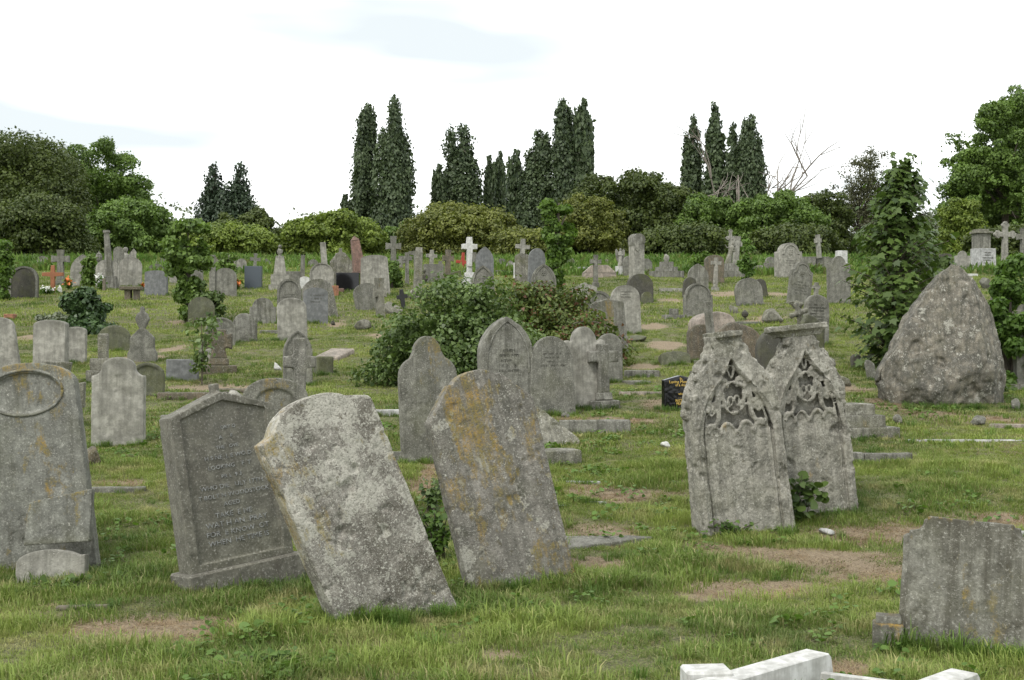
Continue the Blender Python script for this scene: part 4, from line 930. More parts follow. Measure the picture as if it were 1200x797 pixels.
# triangular broken stone leaning behind the orange one
x, Y, z = ground(640, 522); k = Y / F; bm = bmesh.new(); b_prism(bm, [(-46*k, -.1), (42*k, -.1), (40*k, 6*k), (-30*k, 74*k), (-46*k, 60*k)], -.06, .06)
tag(link('stone_fragment', remesh(bm_mesh(bm, 's'), .010, 'stone_fragment', .006, 7, .002, 3, .02), M['rough'], None, (x, Y, z), (math.radians(-30), 0, math.radians(18))), 'pale triangular broken stone leaning back behind the tall orange streaked headstone', 'stone fragment'); 
slabs('stone_block', 'worn pale block under the triangular broken stone', 'stone base', [(-42, 22, -20, 20, -12, 14)], 655, 541, 'rough', yaw=12)
# trefoil headed stone, and the row behind
stone(505, 541, 66, 394, 'trefoil', 'pale headstone with a round head above two round shoulders and a yellow stain', 'orange_top', lean=-2, yaw=17, th=.11, edge=.014, tufts=1.4)
stone(594, 486, 60, 371, 'gothic', 'pointed arch headstone with a thick side moulding, first of the three behind the orange one', 'streak', lean=-1, yaw=19, th=.22, p=.72, moulding=1, text=(5, .42, .68, .45))
stone(647, 486, 50, 394, 'round', 'rounded grey headstone with worn lines of writing, middle of three behind the orange one', 'grey', lean=-1, yaw=15, p=.62, text=(4, .60, .80, .62), taper=1.1)
stone(686, 478, 50, 383, 'camel', 'pale streaked headstone with a round head, behind the small plain cross', 'pale', lean=-1.5, yaw=15, th=.13, edge=.018)
stone(714, 448, 30, 391, 'round', 'narrow dull headstone partly behind the arm of the small plain cross', 'grey', yaw=14)
cross(707, 478, 36, 403, 'small plain grey cross on a stepped base in front of the pale shouldered headstone', 'streak', 'latin', -1, 14, th=.13, arm=.80, bw=.36, steps=2, steph=.12, stepw=.95)
slabs('grave_kerb', 'front kerb of the grave with the small plain cross, facing the viewer', 'kerb', [(-42, 42, -5, 5, -14, 15)], 697, 507, 'streak', yaw=3)
# orange rimmed round stone behind the granite one, with sunk panel
stone(322, 506, 74, 443, 'seg', 'low arched headstone with orange lichened rim and round sunk panel behind the granite one', 'orange_top', lean=1, yaw=12, p=.30, th=.12, panel=(.62, .05, .8), bury=.3)
cross(351, 490, 38, 396, 'speckled lichen grey cross in front of the pointed panel headstone', 'lichen', 'latin', 0, 17, th=.11, arm=.70, bw=.36)
# black granite modern stone with gold letters
r_, W_, H_, t_ = stone(796, 479, 40, 440, 'gable', 'polished black granite headstone with gold letters beside the gothic pair', 'black', yaw=20, p=.12, th=.09, pitch=0, edge=0, amp=0, voxel=.01) 
lb = bmesh.new()
for s_, zf, sz in (('In', .86, .05), ('Loving Memory', .77, .052), ('of a dear', .68, .045), ('who', .42, .042), ('. . . .', .32, .045), ('REST IN', .21, .045), ('PEACE', .12, .045)):
    m_ = text_mesh(s_, sz, .002); m_.transform(Matrix.Translation((0, -t_/2 - .003, H_ * zf))); lb.from_mesh(m_); bpy.data.meshes.remove(m_)
ch = list(r_.children); 
link('inscription', bm_mesh(lb, 'inscription'), M['letter_gold'], r_)
# shouldered pale stone, left of centre
stone(139, 521, 60, 419, 'ogee', 'pale headstone with a raised round head and dark stained shoulders, left of the granite one', 'pale', lean=0, yaw=6, th=.13, p=.36, edge=.012, tufts=1.3)
stone(173, 464, 38, 425, 'round', 'small mossy round headstone just behind the pale shouldered one', 'mossy', yaw=8, th=.09, p=.38, panel=(.8, .05, .9))
# ------------------------------------------------------------------ stones over the slope, near to far
# --- left side, middle distance
stone(2, 440, 40, 372, 'seg', 'pale leaning headstone cut by the left edge above the large oval one', 'pale', lean=-6, yaw=5, p=.3, taper=1.15)
stone(59, 452, 40, 375, 'seg', 'tall smooth pale headstone with a fine line across it, behind the dark crocketed cross', 'pale', yaw=-6, p=.15, th=.14, amp=.002, edge=.006)
stone(89, 425, 24, 383, 'seg', 'small pale headstone tucked behind the right edge of the tall smooth one', 'pale', yaw=4, p=.22)
cross(66, 500, 62, 424, 'broken crocketed cross with rough lichened arms in front of the tall smooth headstone', 'rough', 'flared', 2, 12, th=.16, arm=.50, bw=.34)
stone(134, 411, 37, 381, 'round', 'dark moss stained headstone with a wide round top beside the ivy covered bush', 'mossy', yaw=10, p=.42)
slabs('ruined_pedestal', 'ruined tiered pedestal with a broken post behind the pale shouldered headstone', 'pedestal', [(-6, 6, -5, 5, 26, 56), (-14, 16, -12, 12, 12, 27), (-18, 22, -15, 15, -14, 13)], 121, 447, 'rough', yaw=12, partname='tier')
# diamond finial stone
x, Y, z = ground(167, 423); k = Y / F
root = empty('headstone', (x, Y, z), (0, 0, math.radians(4))); tag(root, 'pale headstone with sloping shoulders topped by a diamond shaped finial', 'headstone')
bm = bmesh.new(); b_prism(bm, [(a*k, b*k) for a, b in ((-17, -8), (17, -8), (17, 9), (14, 14), (14, 27), (3, 38), (-3, 38), (-14, 27), (-14, 14), (-17, 9))], -.06, .06)
link('slab', remesh(bm_mesh(bm, 's'), VOX(Y), 'slab', .003, 7, .001, 3, .01), M['grey'], root)
bm = bmesh.new(); b_prism(bm, [(a*k, b*k) for a, b in ((-2.6, 36), (2.6, 36), (8.5, 49), (6, 55), (2, 58), (3, 62), (0, 64), (-3, 62), (-2, 58), (-6, 55), (-8.5, 49))], -.045, .045)
link('finial', remesh(bm_mesh(bm, 's'), VOX(Y), 'finial', .003, 7, .001, 3, .01), M['grey'], root)
stone(214, 446, 37, 421, 'flat', 'low wide rectangular stone slab standing behind the kerbs left of the sapling', 'slate', yaw=5, th=.12)
slabs('grave_kerb', 'rough kerb with sandy bed in front of the low rectangular slab', 'kerb', [(-30, 45, -5, 5, -10, 8), (-30, -22, 0, 50, -10, 7), (38, 46, 0, 50, -10, 7)], 215, 468, 'brownstone', yaw=4, partname='kerb_side')
slabs('grave_kerb', 'long thin kerb lying behind the granite headstone, left of its peak', 'kerb', [(-50, 60, -3, 3, -8, 6)], 240, 492, 'streak', yaw=8)
slabs('timber_plank', 'dark timber plank lying between the kerbs and the granite headstone', 'plank', [(-28, 20, -3, 3, 0, 5)], 278, 460, 'oldwood', yaw=-3)
rock(275, 470, 26, 14, 'pale rubble block resting behind the peak of the granite headstone', 'pale', 4)
rock(106, 545, 30, 26, 'rough brown clump of dug earth and roots in the grass', 'brownstone', 5, name='earth_clump', cat='earth clump', ang=.6)
slabs('grave_kerb', 'straw covered stone kerb right of the large oval headstone', 'kerb', [(-40, 42, -5, 5, -12, 6)], 128, 577, 'grey', yaw=6)
# wheel cross with moss
cross(256, 436, 32, 386, 'weathered mossy wheel cross on a rough stepped base beside the sapling', 'brownstone', 'celtic', 0, 16, th=.16, arm=.72, bw=.42, steps=2, steph=.16, stepw=1.1)
stone(243, 424, 20, 402, 'round', 'tiny round headstone between the sapling and the wheel cross', 'pale', yaw=10)
stone(259, 405, 34, 372, 'round', 'round headstone with a pale worn rim just above the wheel cross', 'grey', yaw=13, p=.44, panel=(.86, .03, .93))
stone(286, 401, 30, 367, 'shoulder', 'shouldered grey headstone right of the one with the pale worn rim', 'streak', yaw=12, p=.1)
stone(308, 379, 30, 349, 'shoulder', 'shouldered grey headstone standing alone left of the tall pale row', 'streak', yaw=12, p=.1)
stone(236, 381, 30, 348, 'round', 'grey headstone wrapped with creeper beside the low dark shrub', 'mossy', yaw=10, p=.42)
stone(339, 372, 28, 327, 'round', 'round headstone with carved wreath and worn writing, rear of the tall pale row', 'grey', yaw=6, panel=(.82, .02, .92), text=(5, .28, .62, .55), p=.5)
stone(343, 399, 34, 349, 'round', 'tall pale headstone with an arched top behind the pointed panel one', 'pale', lean=-2, yaw=10, p=.35, th=.14)
stone(370, 379, 28, 337, 'seg', 'grey headstone with a low curved top and worn writing, right of the tall pale one', 'slate', yaw=10, p=.24, text=(3, .55, .82, .6))
stone(376, 372, 34, 327, 'seg', 'headstone leaning left behind the low curved one, its side coated with lichen', 'lichen', lean=-7, yaw=20, p=.4, taper=1.15)
stone(349, 452, 34, 387, 'gothic', 'pointed headstone with a sunk scalloped panel behind the speckled cross', 'grey', yaw=8, p=.8, panel=(.80, .03, .9), th=.14)
slabs('fallen_slab', 'pinkish fallen slab resting tilted on the grass right of the speckled cross', 'slab', [(-14, 16, -30, 30, -2, 5)], 391, 418, 'pinkish', yaw=-12, pitch=9)
stone(379, 437, 18, 418, 'flat', 'short dark block behind the right arm of the speckled cross', 'mossy', yaw=22, th=.3)
rock(326, 434, 12, 10, 'small white lump of stone in the grass left of the pointed panel headstone', 'white', 2)
rock(391, 381, 8, 8, 'round dark pot lying by the dirt patch above the fallen slab', 'dark', 3, name='pot', cat='pot')
rock(341, 396, 3, 3, 'tiny chip of stone at the foot of the tall pale headstone', 'grey', 3) if False else None
slabs('fallen_slab', 'narrow slab fragment lying left of the tall pale headstone', 'slab', [(-12, 10, -6, 6, -2, 4)], 317, 391, 'grey', yaw=8)
rock(425, 387, 24, 14, 'pale rubble slab lying at the left end of the big shrub', 'rough', 6, ang=.5)
rock(461, 368, 26, 20, 'heap of lichened rubble under the encrusted broken cross', 'rough', 7, ang=.5)
stone(432, 363, 29, 332, 'round', 'grey round headstone tilted left in front of the large pale one', 'grey', lean=-9, yaw=18, p=.4, taper=.92)
cross(446, 372, 14, 326, 'encrusted broken cross shaft right of the tilted round headstone', 'rough', 'flared', -2, 20, th=.2, arm=.62, bw=.5)
cross(473, 362, 14, 339, 'little black iron cross leaning by the rubble heap', 'iron', 'latin', -8, 30, th=.05, arm=.62, bw=.3)
slabs('marker_block', 'small white kerb corner in the grass left of the trefoil headed stone', 'kerb', [(-20, 24, -4, 4, -6, 7), (-24, -14, -5, 12, -6, 9)], 452, 487, 'offwhite', yaw=6)
slabs('grave_kerb', 'grey kerb passing behind the foot of the trefoil headed stone', 'kerb', [(-32, 30, -4, 4, -12, 12)], 462, 541, 'streak', yaw=3)
rock(662, 503, 22, 9, 'small dark lump of rubble in front of the pale shouldered headstone', 'grey', 8) if False else rock(664, 489, 16, 6, 'small dark lump of rubble in front of the pale shouldered headstone', 'grey', 8)
# left, upper rows
stone(28, 350, 34, 312, 'round', 'dark headstone with a pale curved rim near the wooden cross', 'dark', yaw=-5, p=.45, panel=(.86, .02, .94), rim='grey')
cross(4, 343, 26, 282, 'tall plain cross overgrown by ivy at the left edge', 'streak', 'ivyshaft', 1, 0, th=.22, arm=.7, bw=.34, steps=1, steph=.28)
cross(71, 334, 20, 293, 'plain grey cross behind the orange wooden one', 'grey', 'flared', 0, 8, th=.2, arm=.74, bw=.28, steps=1, steph=.12)
cross(62, 344, 26, 311, 'orange varnished wooden cross with lanterns at its foot', 'wood', 'latin', 0, -6, th=.07, arm=.68, bw=.16, name='wooden_cross')
stone(97, 336, 27, 298, 'gothic', 'pointed headstone half covered with ivy above the ivy bush', 'pale', lean=0, yaw=14, p=.75)
def urn(px, base, top, w, label, mat='pale', Y=None, name='stone_urn', cat='urn'):
    if Y is None: x, Y, z = ground(px, base)
    else: x = (px-CX)/F*Y; z = EYE + (CY-base)/F*Y
    h = (base-top)*Y/F; r = w*Y/F/2; bm = bmesh.new()
    b_lathe(bm, [(r*.5, -.05), (r*.5, h*.05), (r*.18, h*.12), (r*.22, h*.2), (r*.8, h*.38), (r, h*.62), (r*.75, h*.72), (r*.85, h*.76), (r*.5, h*.82), (r*.2, h*.93), (r*.12, h)], 14)
    return tag(link(name, bm_mesh(bm, name), M[mat], None, (x, Y, z), smooth=False), label, cat)
def pedestal(name, label, cat, px, base, tiers, mat, yaw=8, lean=0, Y=None, extra=None, group=None, part='tier'):
    """tiers bottom-up: (half width px, height px, taper)"""
    if Y is None: x, Y, z = ground(px, base)
    else: x = (px-CX)/F*Y; z = EYE + (CY-base)/F*Y
    k = Y/F; root = empty(name, (x, Y, z), (0, math.radians(lean), math.radians(yaw))); tag(root, label, cat, group); h = 0
    for i, tr in enumerate(tiers):
        a, b, tp = tr[:3]; bm = bmesh.new(); b_box(bm, -a*k, a*k, -a*k*.8, a*k*.8, h*k - (.2 if i == 0 else .003), (h+b)*k, .008, tp*k); h += b
        link(tr[4] if len(tr) > 4 else part, bm_mesh(bm, part), M[tr[3] if len(tr) > 3 else mat], root)
    return root, k, h*k
pedestal('broken_obelisk', 'tall thin broken obelisk rising behind the pair of pale round headstones', 'obelisk', 129, 338, [(8, 14, 0), (4.2, 34, .6), (3.2, 17, .3), (3.8, 3, .2, None or 'streak')], 'streak', 10, -3.5, part='shaft')
stone(126, 338, 27, 304, 'round', 'pale speckled round headstone in front of the broken obelisk, left of the pair', 'pale', yaw=4, p=.42)
stone(153, 336, 26, 301, 'round', 'pale speckled round headstone, right one of the pair by the obelisk', 'pale', yaw=4, p=.45)
stone(139, 334, 12, 289, 'round', 'narrow dull headstone seen between the pair of pale round ones', 'grey', yaw=10, Y=47)
urn(116, 312, 294, 8, 'small stone urn on top of a hidden pedestal left of the obelisk', 'streak', Y=46)
slabs('urn_pedestal', 'plain pedestal carrying the small stone urn', 'pedestal', [(-5, 5, -5, 5, -30, 0)], 116, 312, 'streak', Y=46, clear=False)
def statue(px, base, top, label, mat='streak', wings=True, Y=None, lean=0, yaw=10, base_px=0, bmat=None, armout=0):
    """robed stone figure; body one continuous mesh"""
    if Y is None: x, Y, z = ground(px, base)
    else: x = (px-CX)/F*Y; z = EYE + (CY-base)/F*Y
    k = Y/F; Hs = (base-top-base_px)*k; z0 = base_px*k; root = empty('angel_statue' if wings else 'robed_statue', (x, Y, z), (0, 0, math.radians(yaw))); tag(root, label, 'statue')
    bm = bmesh.new()
    b_lathe(bm, [(Hs*.16, z0), (Hs*.15, z0+Hs*.1), (Hs*.115, z0+Hs*.45), (Hs*.10, z0+Hs*.6), (Hs*.125, z0+Hs*.72), (Hs*.11, z0+Hs*.8), (Hs*.045, z0+Hs*.84), (Hs*.045, z0+Hs*.87)], 12)
    b_blob(bm, (0, -.01, z0+Hs*.93), Hs*.072, 2, (1, 1, 1.2))
    for s in (-1, 1):
        if armout and s == armout: b_tube(bm, [(s*Hs*.1, 0, z0+Hs*.77), (s*Hs*.22, -Hs*.03, z0+Hs*.68), (s*Hs*.36, -Hs*.06, z0+Hs*.80)], [Hs*.04, Hs*.035, Hs*.025], 6)
        else: b_tube(bm, [(s*Hs*.11, 0, z0+Hs*.77), (s*Hs*.14, -Hs*.06, z0+Hs*.6), (s*Hs*.02, -Hs*.12, z0+Hs*.62)], [Hs*.042, Hs*.036, Hs*.025], 6)
    me = remesh(bm_mesh(bm, 's'), .022, 'figure', .004, 8, .002, 2, 0); o_ = link('figure', me, M[mat], root, rot=(0, math.radians(lean), 0))
    if wings:
        for s in (-1, 1):
            bm = bmesh.new(); b_prism(bm, [(s*a*Hs, z0+b*Hs) for a, b in ((.03, .55), (.09, .85), (.2, .97), (.27, .88), (.25, .6), (.18, .35), (.13, .25))], Hs*.07, Hs*.12); link('wing', bm_mesh(bm, 'wing'), M[mat], root, rot=(0, math.radians(lean), math.radians(-s*12)))
    if base_px:
        bm = bmesh.new(); b_box(bm, -Hs*.24, Hs*.24, -Hs*.2, Hs*.2, -.2, z0*.995, .01); link('plinth', bm_mesh(bm, 'plinth'), M[bmat or mat], root)
    return root
statue(147, 333, 290, 'small stone figure with its head above the right pale round headstone', 'pale', True, Y=48)
stone(183, 346, 27, 317, 'seg', 'smooth blue grey headstone with a shallow curved top left of the climbing shrub', 'slate', yaw=-8, p=.1)
stone(183, 340, 20, 309, 'round', 'darker rounded headstone peeping over the smooth blue grey one', 'grey', yaw=6, Y=46)
cross(190, 334, 16, 301, 'small lichened cross behind the smooth blue grey headstone', 'rough', 'flared', 3, 10, th=.15, arm=.72, bw=.3, Y=50)
slabs('stone_bench', 'low rust brown broken table tomb left of the smooth blue grey headstone', 'tomb', [(-12, 12, -10, 10, 12, 16), (-7, 0, -6, 6, -5, 12), (3, 9, -6, 6, -5, 12)], 154, 352, 'brownstone', yaw=5, partname='slab')
slabs('marker_block', 'short square orange brick stub in the grass below the dark rimmed headstone', 'marker', [(-6, 6, -5, 5, -3, 6)], 12, 374, 'brick')
pedestal('stone_post', 'thin grey post left of the ivy topped pale headstone', 'post', 249, 347, [(3.5, 48, .2)], 'grey', 5)
stone(264, 347, 26, 314, 'round', 'pale rounded headstone with an ivy grown cross above it', 'grey', yaw=6, p=.4)
cross(264, 344, 26, 298, 'ivy grown cross with open corners above the pale rounded headstone', 'rough', 'celtic', 0, 6, th=.16, arm=.80, bw=.34, Y=41.5)
stone(297, 338, 20, 312, 'flat', 'plain blue grey modern granite slab left of the white monument', 'bluegrey', yaw=0, th=.16)
cross(297, 335, 12, 297, 'little cross rising just behind the blue grey granite slab', 'grey', 'flared', 4, 10, th=.1, arm=.82, bw=.26, Y=45)
root, k, h = pedestal('draped_monument', 'tapering pale monument with a lumpy finial, left of the row of crosses', 'monument', 328, 340, [(13, 6, 0), (10.5, 12, 0), (7.6, 22, 3.0)], 'pale', 10)
bm = bmesh.new(); b_blob(bm, (0, 0, h + 5*k), 3.4*k, 2, (1, 1, 1.2), 3); b_blob(bm, (0, 0, h + 11*k), 2.2*k, 2, (1, 1, 1), 4); b_tube(bm, [(0, 0, h - .02), (0, 0, h + 6*k)], 2*k, 8); link('finial', bm_mesh(bm, 'finial'), M['streak'], root)
stone(344, 336, 18, 318, 'flat', 'low pinkish grey slab right of the tapering monument', 'grey', yaw=4)
pedestal('leaning_post', 'thin leaning stone shaft behind the low pinkish slab', 'shaft', 354, 332, [(4, 8, 0, 'red'), (2.8, 25, .5)], 'grey', 10, 2)
stone(357, 340, 11, 324, 'seg', 'small bright white headstone left of the pale arched one', 'white', yaw=0, p=.3)
stone(377, 346, 28, 308, 'round', 'pale headstone with a full round top and thin rim beside the black granite block', 'pale', yaw=8, p=.48, panel=(.9, .02, .95))
pedestal('leaning_post', 'broken square column with a ruined cross bar above the pale arched headstone', 'shaft', 382, 336, [(6, 6, 0), (3.8, 46, .5)], 'pale', 10, -4)
slabs('brick_block', 'short red brick block at the right foot of the pale arched headstone', 'block', [(-5, 5, -5, 5, -4, 12)], 391, 347, 'brick', yaw=20)
stone(400, 332, 26, 296, 'peak', 'rough pale rock faced monument with a small cross, left of the red obelisk', 'rough', yaw=6, th=.5, p=.45)
cross(399, 314, 12, 291, 'thin white cross set on the rough rock faced monument', 'pale', 'latin', 0, 6, th=.08, arm=.66, bw=.3, Y=47, bury=.02)
stone(408, 340, 27, 320, 'flat', 'low wide polished black granite block between two pale headstones', 'black', yaw=-2, th=.25)
slabs('potted_flowers', 'pot of pale flowers before the wide black granite block', 'flowers', [(-3, 3, -3, 3, 0, 5)], 400, 343, 'red', Y=None)
root, k, h = pedestal('red_obelisk', 'leaning red granite obelisk on a red block', 'obelisk', 424, 335, [(8, 18, 0), (6.8, 36, 2.2, 'red', 'shaft')], 'red', 22, -9)
bm = bmesh.new(); a = 4.6*k; vs = [bm.verts.new(v_) for v_ in ((-a, -a*.8, h), (a, -a*.8, h), (a, a*.8, h), (-a, a*.8, h), (0, 0, h + 5*k))]
for f in ((0,1,4), (1,2,4), (2,3,4), (3,0,4), (3,2,1,0)): bm.faces.new([vs[i] for i in f])
link('tip', bm_mesh(bm, 'tip'), M['red'], root)
stone(440, 346, 31, 299, 'seg', 'large pale headstone with a gently curved top and flared base right of the red obelisk', 'pale', yaw=6, p=.14, th=.16, taper=1.15, lean=-2)
cross(461, 330, 18, 277, 'tall grey cross with flared ends above the small rounded bush', 'grey', 'flared', 0, 8, th=.2, arm=.78, bw=.3, Y=46, steps=1, steph=.14)
cross(477, 334, 12, 296, 'slim ringed cross right of the tall flared one', 'streak', 'celtic', 0, 8, th=.12, arm=.82, bw=.3)
cross(471, 332, 11, 300, 'short ringed cross half hidden by the slim one', 'streak', 'celtic', -3, 8, th=.1, arm=.8, bw=.3, Y=49)
pedestal('broken_shaft', 'thick broken shaft with a flat pale cap standing in rubble', 'shaft', 489, 350, [(8, 8, 0, 'rough', 'base'), (5, 48, 1), (3.6, 4, 0, 'pale', 'cap')], 'rough', 14, 2)
cross(487, 333, 16, 294, 'wide armed dull cross behind the broken capped shaft', 'grey', 'latin', 0, 8, th=.15, arm=.93, bw=.25, Y=50)
statue(497, 346, 316, 'little dark stone figure standing in the rubble right of the broken shaft', 'dark', False, Y=39)
rock(483, 351, 12, 12, 'lump of pale rubble at the left foot of the broken capped shaft', 'rough', 3); rock(499, 350, 12, 10, 'lump of pale rubble at the right foot of the broken capped shaft', 'rough', 4)
cross(504, 336, 13, 293, 'small pale cross on a tall grey block left of the wheel cross', 'pale', 'latin', 3, 14, th=.12, arm=.84, bw=.3, Y=44)
stone(508, 331, 22, 310, 'flat', 'broad grey block below the small pale cross', 'grey', yaw=10, th=.35)
cross(516, 334, 10, 306, 'tiny squat cross close by the wheel cross', 'grey', 'latin', 0, 10, th=.12, arm=.7, bw=.4, Y=45)
cross(524, 334, 13, 293, 'dark wheel cross on a rough stone block', 'brownstone', 'celtic', 2, 12, th=.16, arm=.76, bw=.36, steps=2, steph=.17, stepw=1.2)
slabs('fallen_slab', 'mossy slab tilted between the wheel cross and the red wooden cross', 'slab', [(-9, 10, -4, 4, 0, 14)], 533, 333, 'mossy', lean=-16, yaw=10, Y=43)
cross(541, 333, 16, 296, 'red painted wooden cross left of the bright white marble one', 'redwood', 'latin', 3, 20, th=.06, arm=.7, bw=.2, Y=47, name='wooden_cross')
cross(550, 334, 18, 278, 'bright white marble cross on a stepped white base', 'white', 'latin', 0, 12, th=.2, arm=.80, bw=.32, steps=3, steph=.13, stepw=.72)
rock(555, 310, 5, 4, 'tiny stone', 'grey', 3) if False else None
cross(556, 330, 14, 296, 'pale grey cross arm showing just right of the white marble cross', 'streak', 'latin', 0, 12, th=.12, arm=.85, bw=.3, Y=50)
stone(568, 334, 21, 289, 'gothic', 'smooth slate grey pointed headstone behind the carved one', 'slate', yaw=8, p=.8)
stone(566, 348, 27, 311, 'gothic', 'pointed headstone with a raised moulding and lines of writing, below the white cross', 'grey', yaw=6, p=.72, panel=(.80, .03, .9), text=(5, .2, .62, .55))
slabs('low_wall', 'low rough stone wall right of the smooth slate grey headstone', 'wall', [(-14, 0, -4, 4, -8, 13), (1, 14, -4, 4, -8, 12)], 592, 330, 'rough', Y=45)
cross(610, 326, 17, 280, 'pale cross with straight arms standing high behind the rounded rough headstone', 'pale', 'latin', 4, 10, th=.16, arm=.80, bw=.28, Y=47)
pedestal('stone_post', 'thin white post left of the rounded rough headstone', 'post', 603, 326, [(1.3, 18, 0)], 'white', 0)
stone(612, 333, 17, 297, 'round', 'rough rounded headstone with dark stains beneath the pale cross', 'rough', yaw=6, p=.25)
stone(628, 336, 19, 291, 'round', 'tilted round headstone tucked against the ivy grown trunk', 'slate', lean=3, yaw=22, p=.6)
stone(637, 348, 29, 309, 'gothic', 'pointed headstone with a double carved arch just left of the ivy grown trunk', 'grey', yaw=8, p=.72, moulding=3, panel=(.86, .03, .93), th=.14)
# --- right of centre
slabs('tent_tomb', 'low pinkish tomb with a sloping ridged lid', 'tomb', [(-19, 19, -10, 10, -6, 5)], 702, 325, 'pinkish', yaw=4)
x, Y, z = ground(702, 325); k = Y/F; bm = bmesh.new(); b_prism(bm, [(-19*k, 0), (19*k, 0), (9*k, 9*k), (-9*k, 9*k)], -10*k, 10*k); bpy.data.objects['tent_tomb']['label'] = 'low pinkish tomb with a sloping ridged lid'
link('lid', bm_mesh(bm, 'lid'), M['pinkish'], bpy.data.objects['tent_tomb'], (0, 0, 5*k))
cross(698, 338, 13, 299, 'thin lichened cross in front of the pinkish ridged tomb', 'streak', 'flared', 0, 10, th=.12, arm=.80, bw=.28, steps=1, steph=.18)
cross(711, 320, 7, 304, 'tiny pale cross above the end of the pinkish ridged tomb', 'pinkish', 'latin', 0, 10, th=.08, arm=.7, bw=.32, Y=52)
statue(727, 323, 291, 'winged angel statue on a white block', 'pale', True, base_px=11, bmat='white', yaw=20)
stone(737, 335, 12, 300, 'round', 'plain slab behind the left side of the scroll topped pillar', 'grey', yaw=20, th=.15, Y=44)
stone(757, 331, 14, 303, 'round', 'plain slab behind the right side of the scroll topped pillar', 'grey', yaw=20, th=.15, Y=45)
# scroll pillar
x, Y, z = ground(746, 332); k = Y/F; root = empty('scroll_pillar', (x, Y, z), (0, 0, math.radians(24))); tag(root, 'tall pale square pillar with a scrolled top standing above the brown headstone', 'pillar')
bm = bmesh.new(); b_box(bm, -7*k, 7*k, -6.5*k, 6.5*k, -.2, 50*k, .01); link('shaft', bm_mesh(bm, 'shaft'), M['pale'], root)
bm = bmesh.new(); b_prism(bm, [(-7.5*k + 0, 44*k), (7.8*k, 47*k)] + arc(0, 51*k, 7.8*k, 7*k, 0, 180, 10), -7*k, 7*k); link('scroll_cap', bm_mesh(bm, 'scroll_cap'), M['streak'], root)
bm = bmesh.new(); b_prism(bm, [(-7*k, 50*k), (-6*k, 40*k), (-2*k, 36*k), (0, 40*k), (-3*k, 50*k)], -7.4*k, -6.2*k); link('scroll', bm_mesh(bm, 'scroll'), M['pale'], root)
root, k, h = pedestal('stepped_tomb', 'stepped pale tomb with a small broken figure on top', 'tomb', 781, 325, [(17, 7, 0), (11, 5, 0), (7, 6, 0)], 'streak', 12)
bm = bmesh.new(); b_blob(bm, (0, 0, h + 4*k), 3.3*k, 2, (1, 1, 1.7), 3); link('figure', bm_mesh(bm, 'figure'), M['pale'], root)
slabs('low_wall', 'low grey wall right of the stepped tomb', 'wall', [(-22, 18, -3, 3, -8, 12)], 806, 322, 'grey', Y=50)
stone(750, 354, 30, 321, 'round', 'very dark brown round headstone in front of the scroll topped pillar', 'dark', yaw=18, p=.45, th=.16)
stone(758, 356, 13, 342, 'round', 'tiny footstone leaning on the dark brown round headstone', 'mossy', yaw=14)
stone(685, 354, 29, 331, 'gable', 'low pale headstone with a gently pitched top at the right end of the bramble', 'pale', yaw=10, p=.2)
stone(701, 370, 30, 341, 'round', 'headstone with carved scrolls in its round top behind the mossy slanting slab', 'grey', yaw=10, p=.4, panel=(.8, .03, .88))
stone(694, 380, 25, 347, 'round', 'small dull arched headstone half hidden by the bramble tip', 'streak', yaw=10, p=.4)
stone(716, 414, 38, 350, 'gable', 'tall slab with greenish pitched top leaning left in front of the pale round one', 'orange_top', lean=-4, yaw=14, p=.12, edge=.01, taper=1.1)
stone(733, 391, 34, 334, 'round', 'tall pale headstone with a wide round head and faint writing, by itself on open grass', 'pale', yaw=12, p=.44, text=(3, .72, .88, .45), taper=1.1)
stone(818, 338, 24, 309, 'gothic', 'weathered pointed headstone left of the thin lichened cross', 'streak', yaw=10, p=.6)
stone(807, 349, 15, 325, 'round', 'little dark round headstone leaning behind the rimmed one', 'dark', lean=6, yaw=16)
stone(818, 372, 34, 332, 'shoulder', 'round headstone with a pale rim and a thin pole before it', 'grey', yaw=10, p=.06, panel=(.88, .22, .93), taper=1.0)
stone(837, 332, 22, 299, 'round', 'dark headstone with weeds sprouting on its curved top', 'brownstone', yaw=8, p=.3, th=.2)
cross(838, 341, 12, 302, 'thin lichened cross on two steps below the fallen angel monument', 'pale', 'flared', 2, 12, th=.1, arm=.84, bw=.26, steps=2, steph=.11)
pedestal('cross_pedestal', 'dark stepped plinth under the leaning figure and ringed cross', 'pedestal', 858, 325, [(14, 7, 0), (8.5, 9, .5)], 'streak', 10)
cross(862, 310, 14, 277, 'ringed cross leaning right behind the leaning figure', 'pale', 'celtic', 4, 14, th=.15, arm=.74, bw=.34, Y=47)
cross(856, 300, 7, 271, 'small fleury cross finial rising above the leaning figure', 'pale', 'bud', 0, 10, th=.12, arm=.72, bw=.4, Y=48)
statue(853, 310, 283, 'leaning robed figure reaching left beside the ringed cross', 'rough', False, Y=46, lean=14, armout=-1)
slabs('low_wall', 'broken low wall with rubble right of the leaning figure', 'wall', [(-14, 2, -4, 4, -8, 11), (3, 16, -4, 4, -8, 14)], 892, 322, 'rough', Y=45)
stone(924, 325, 29, 285, 'shoulder', 'broad double thickness headstone carved with a round rosette', 'pale', yaw=20, p=.14, th=.35, moulding=3, text=(3, .3, .5, .5))
stone(879, 358, 33, 326, 'round', 'smooth egg shaped headstone leaning left on the open grass', 'grey', lean=-7, yaw=12, p=.45, th=.1, taper=.95)
stone(893, 349, 14, 327, 'round', 'dark headstone edge just behind the egg shaped one', 'dark', lean=-10, yaw=14)
stone(935, 357, 27, 307, 'ogee', 'pale headstone leaning right with a carved round head and lines of writing', 'grey', lean=8, yaw=16, p=.4, text=(5, .22, .55, .7), moulding=3)
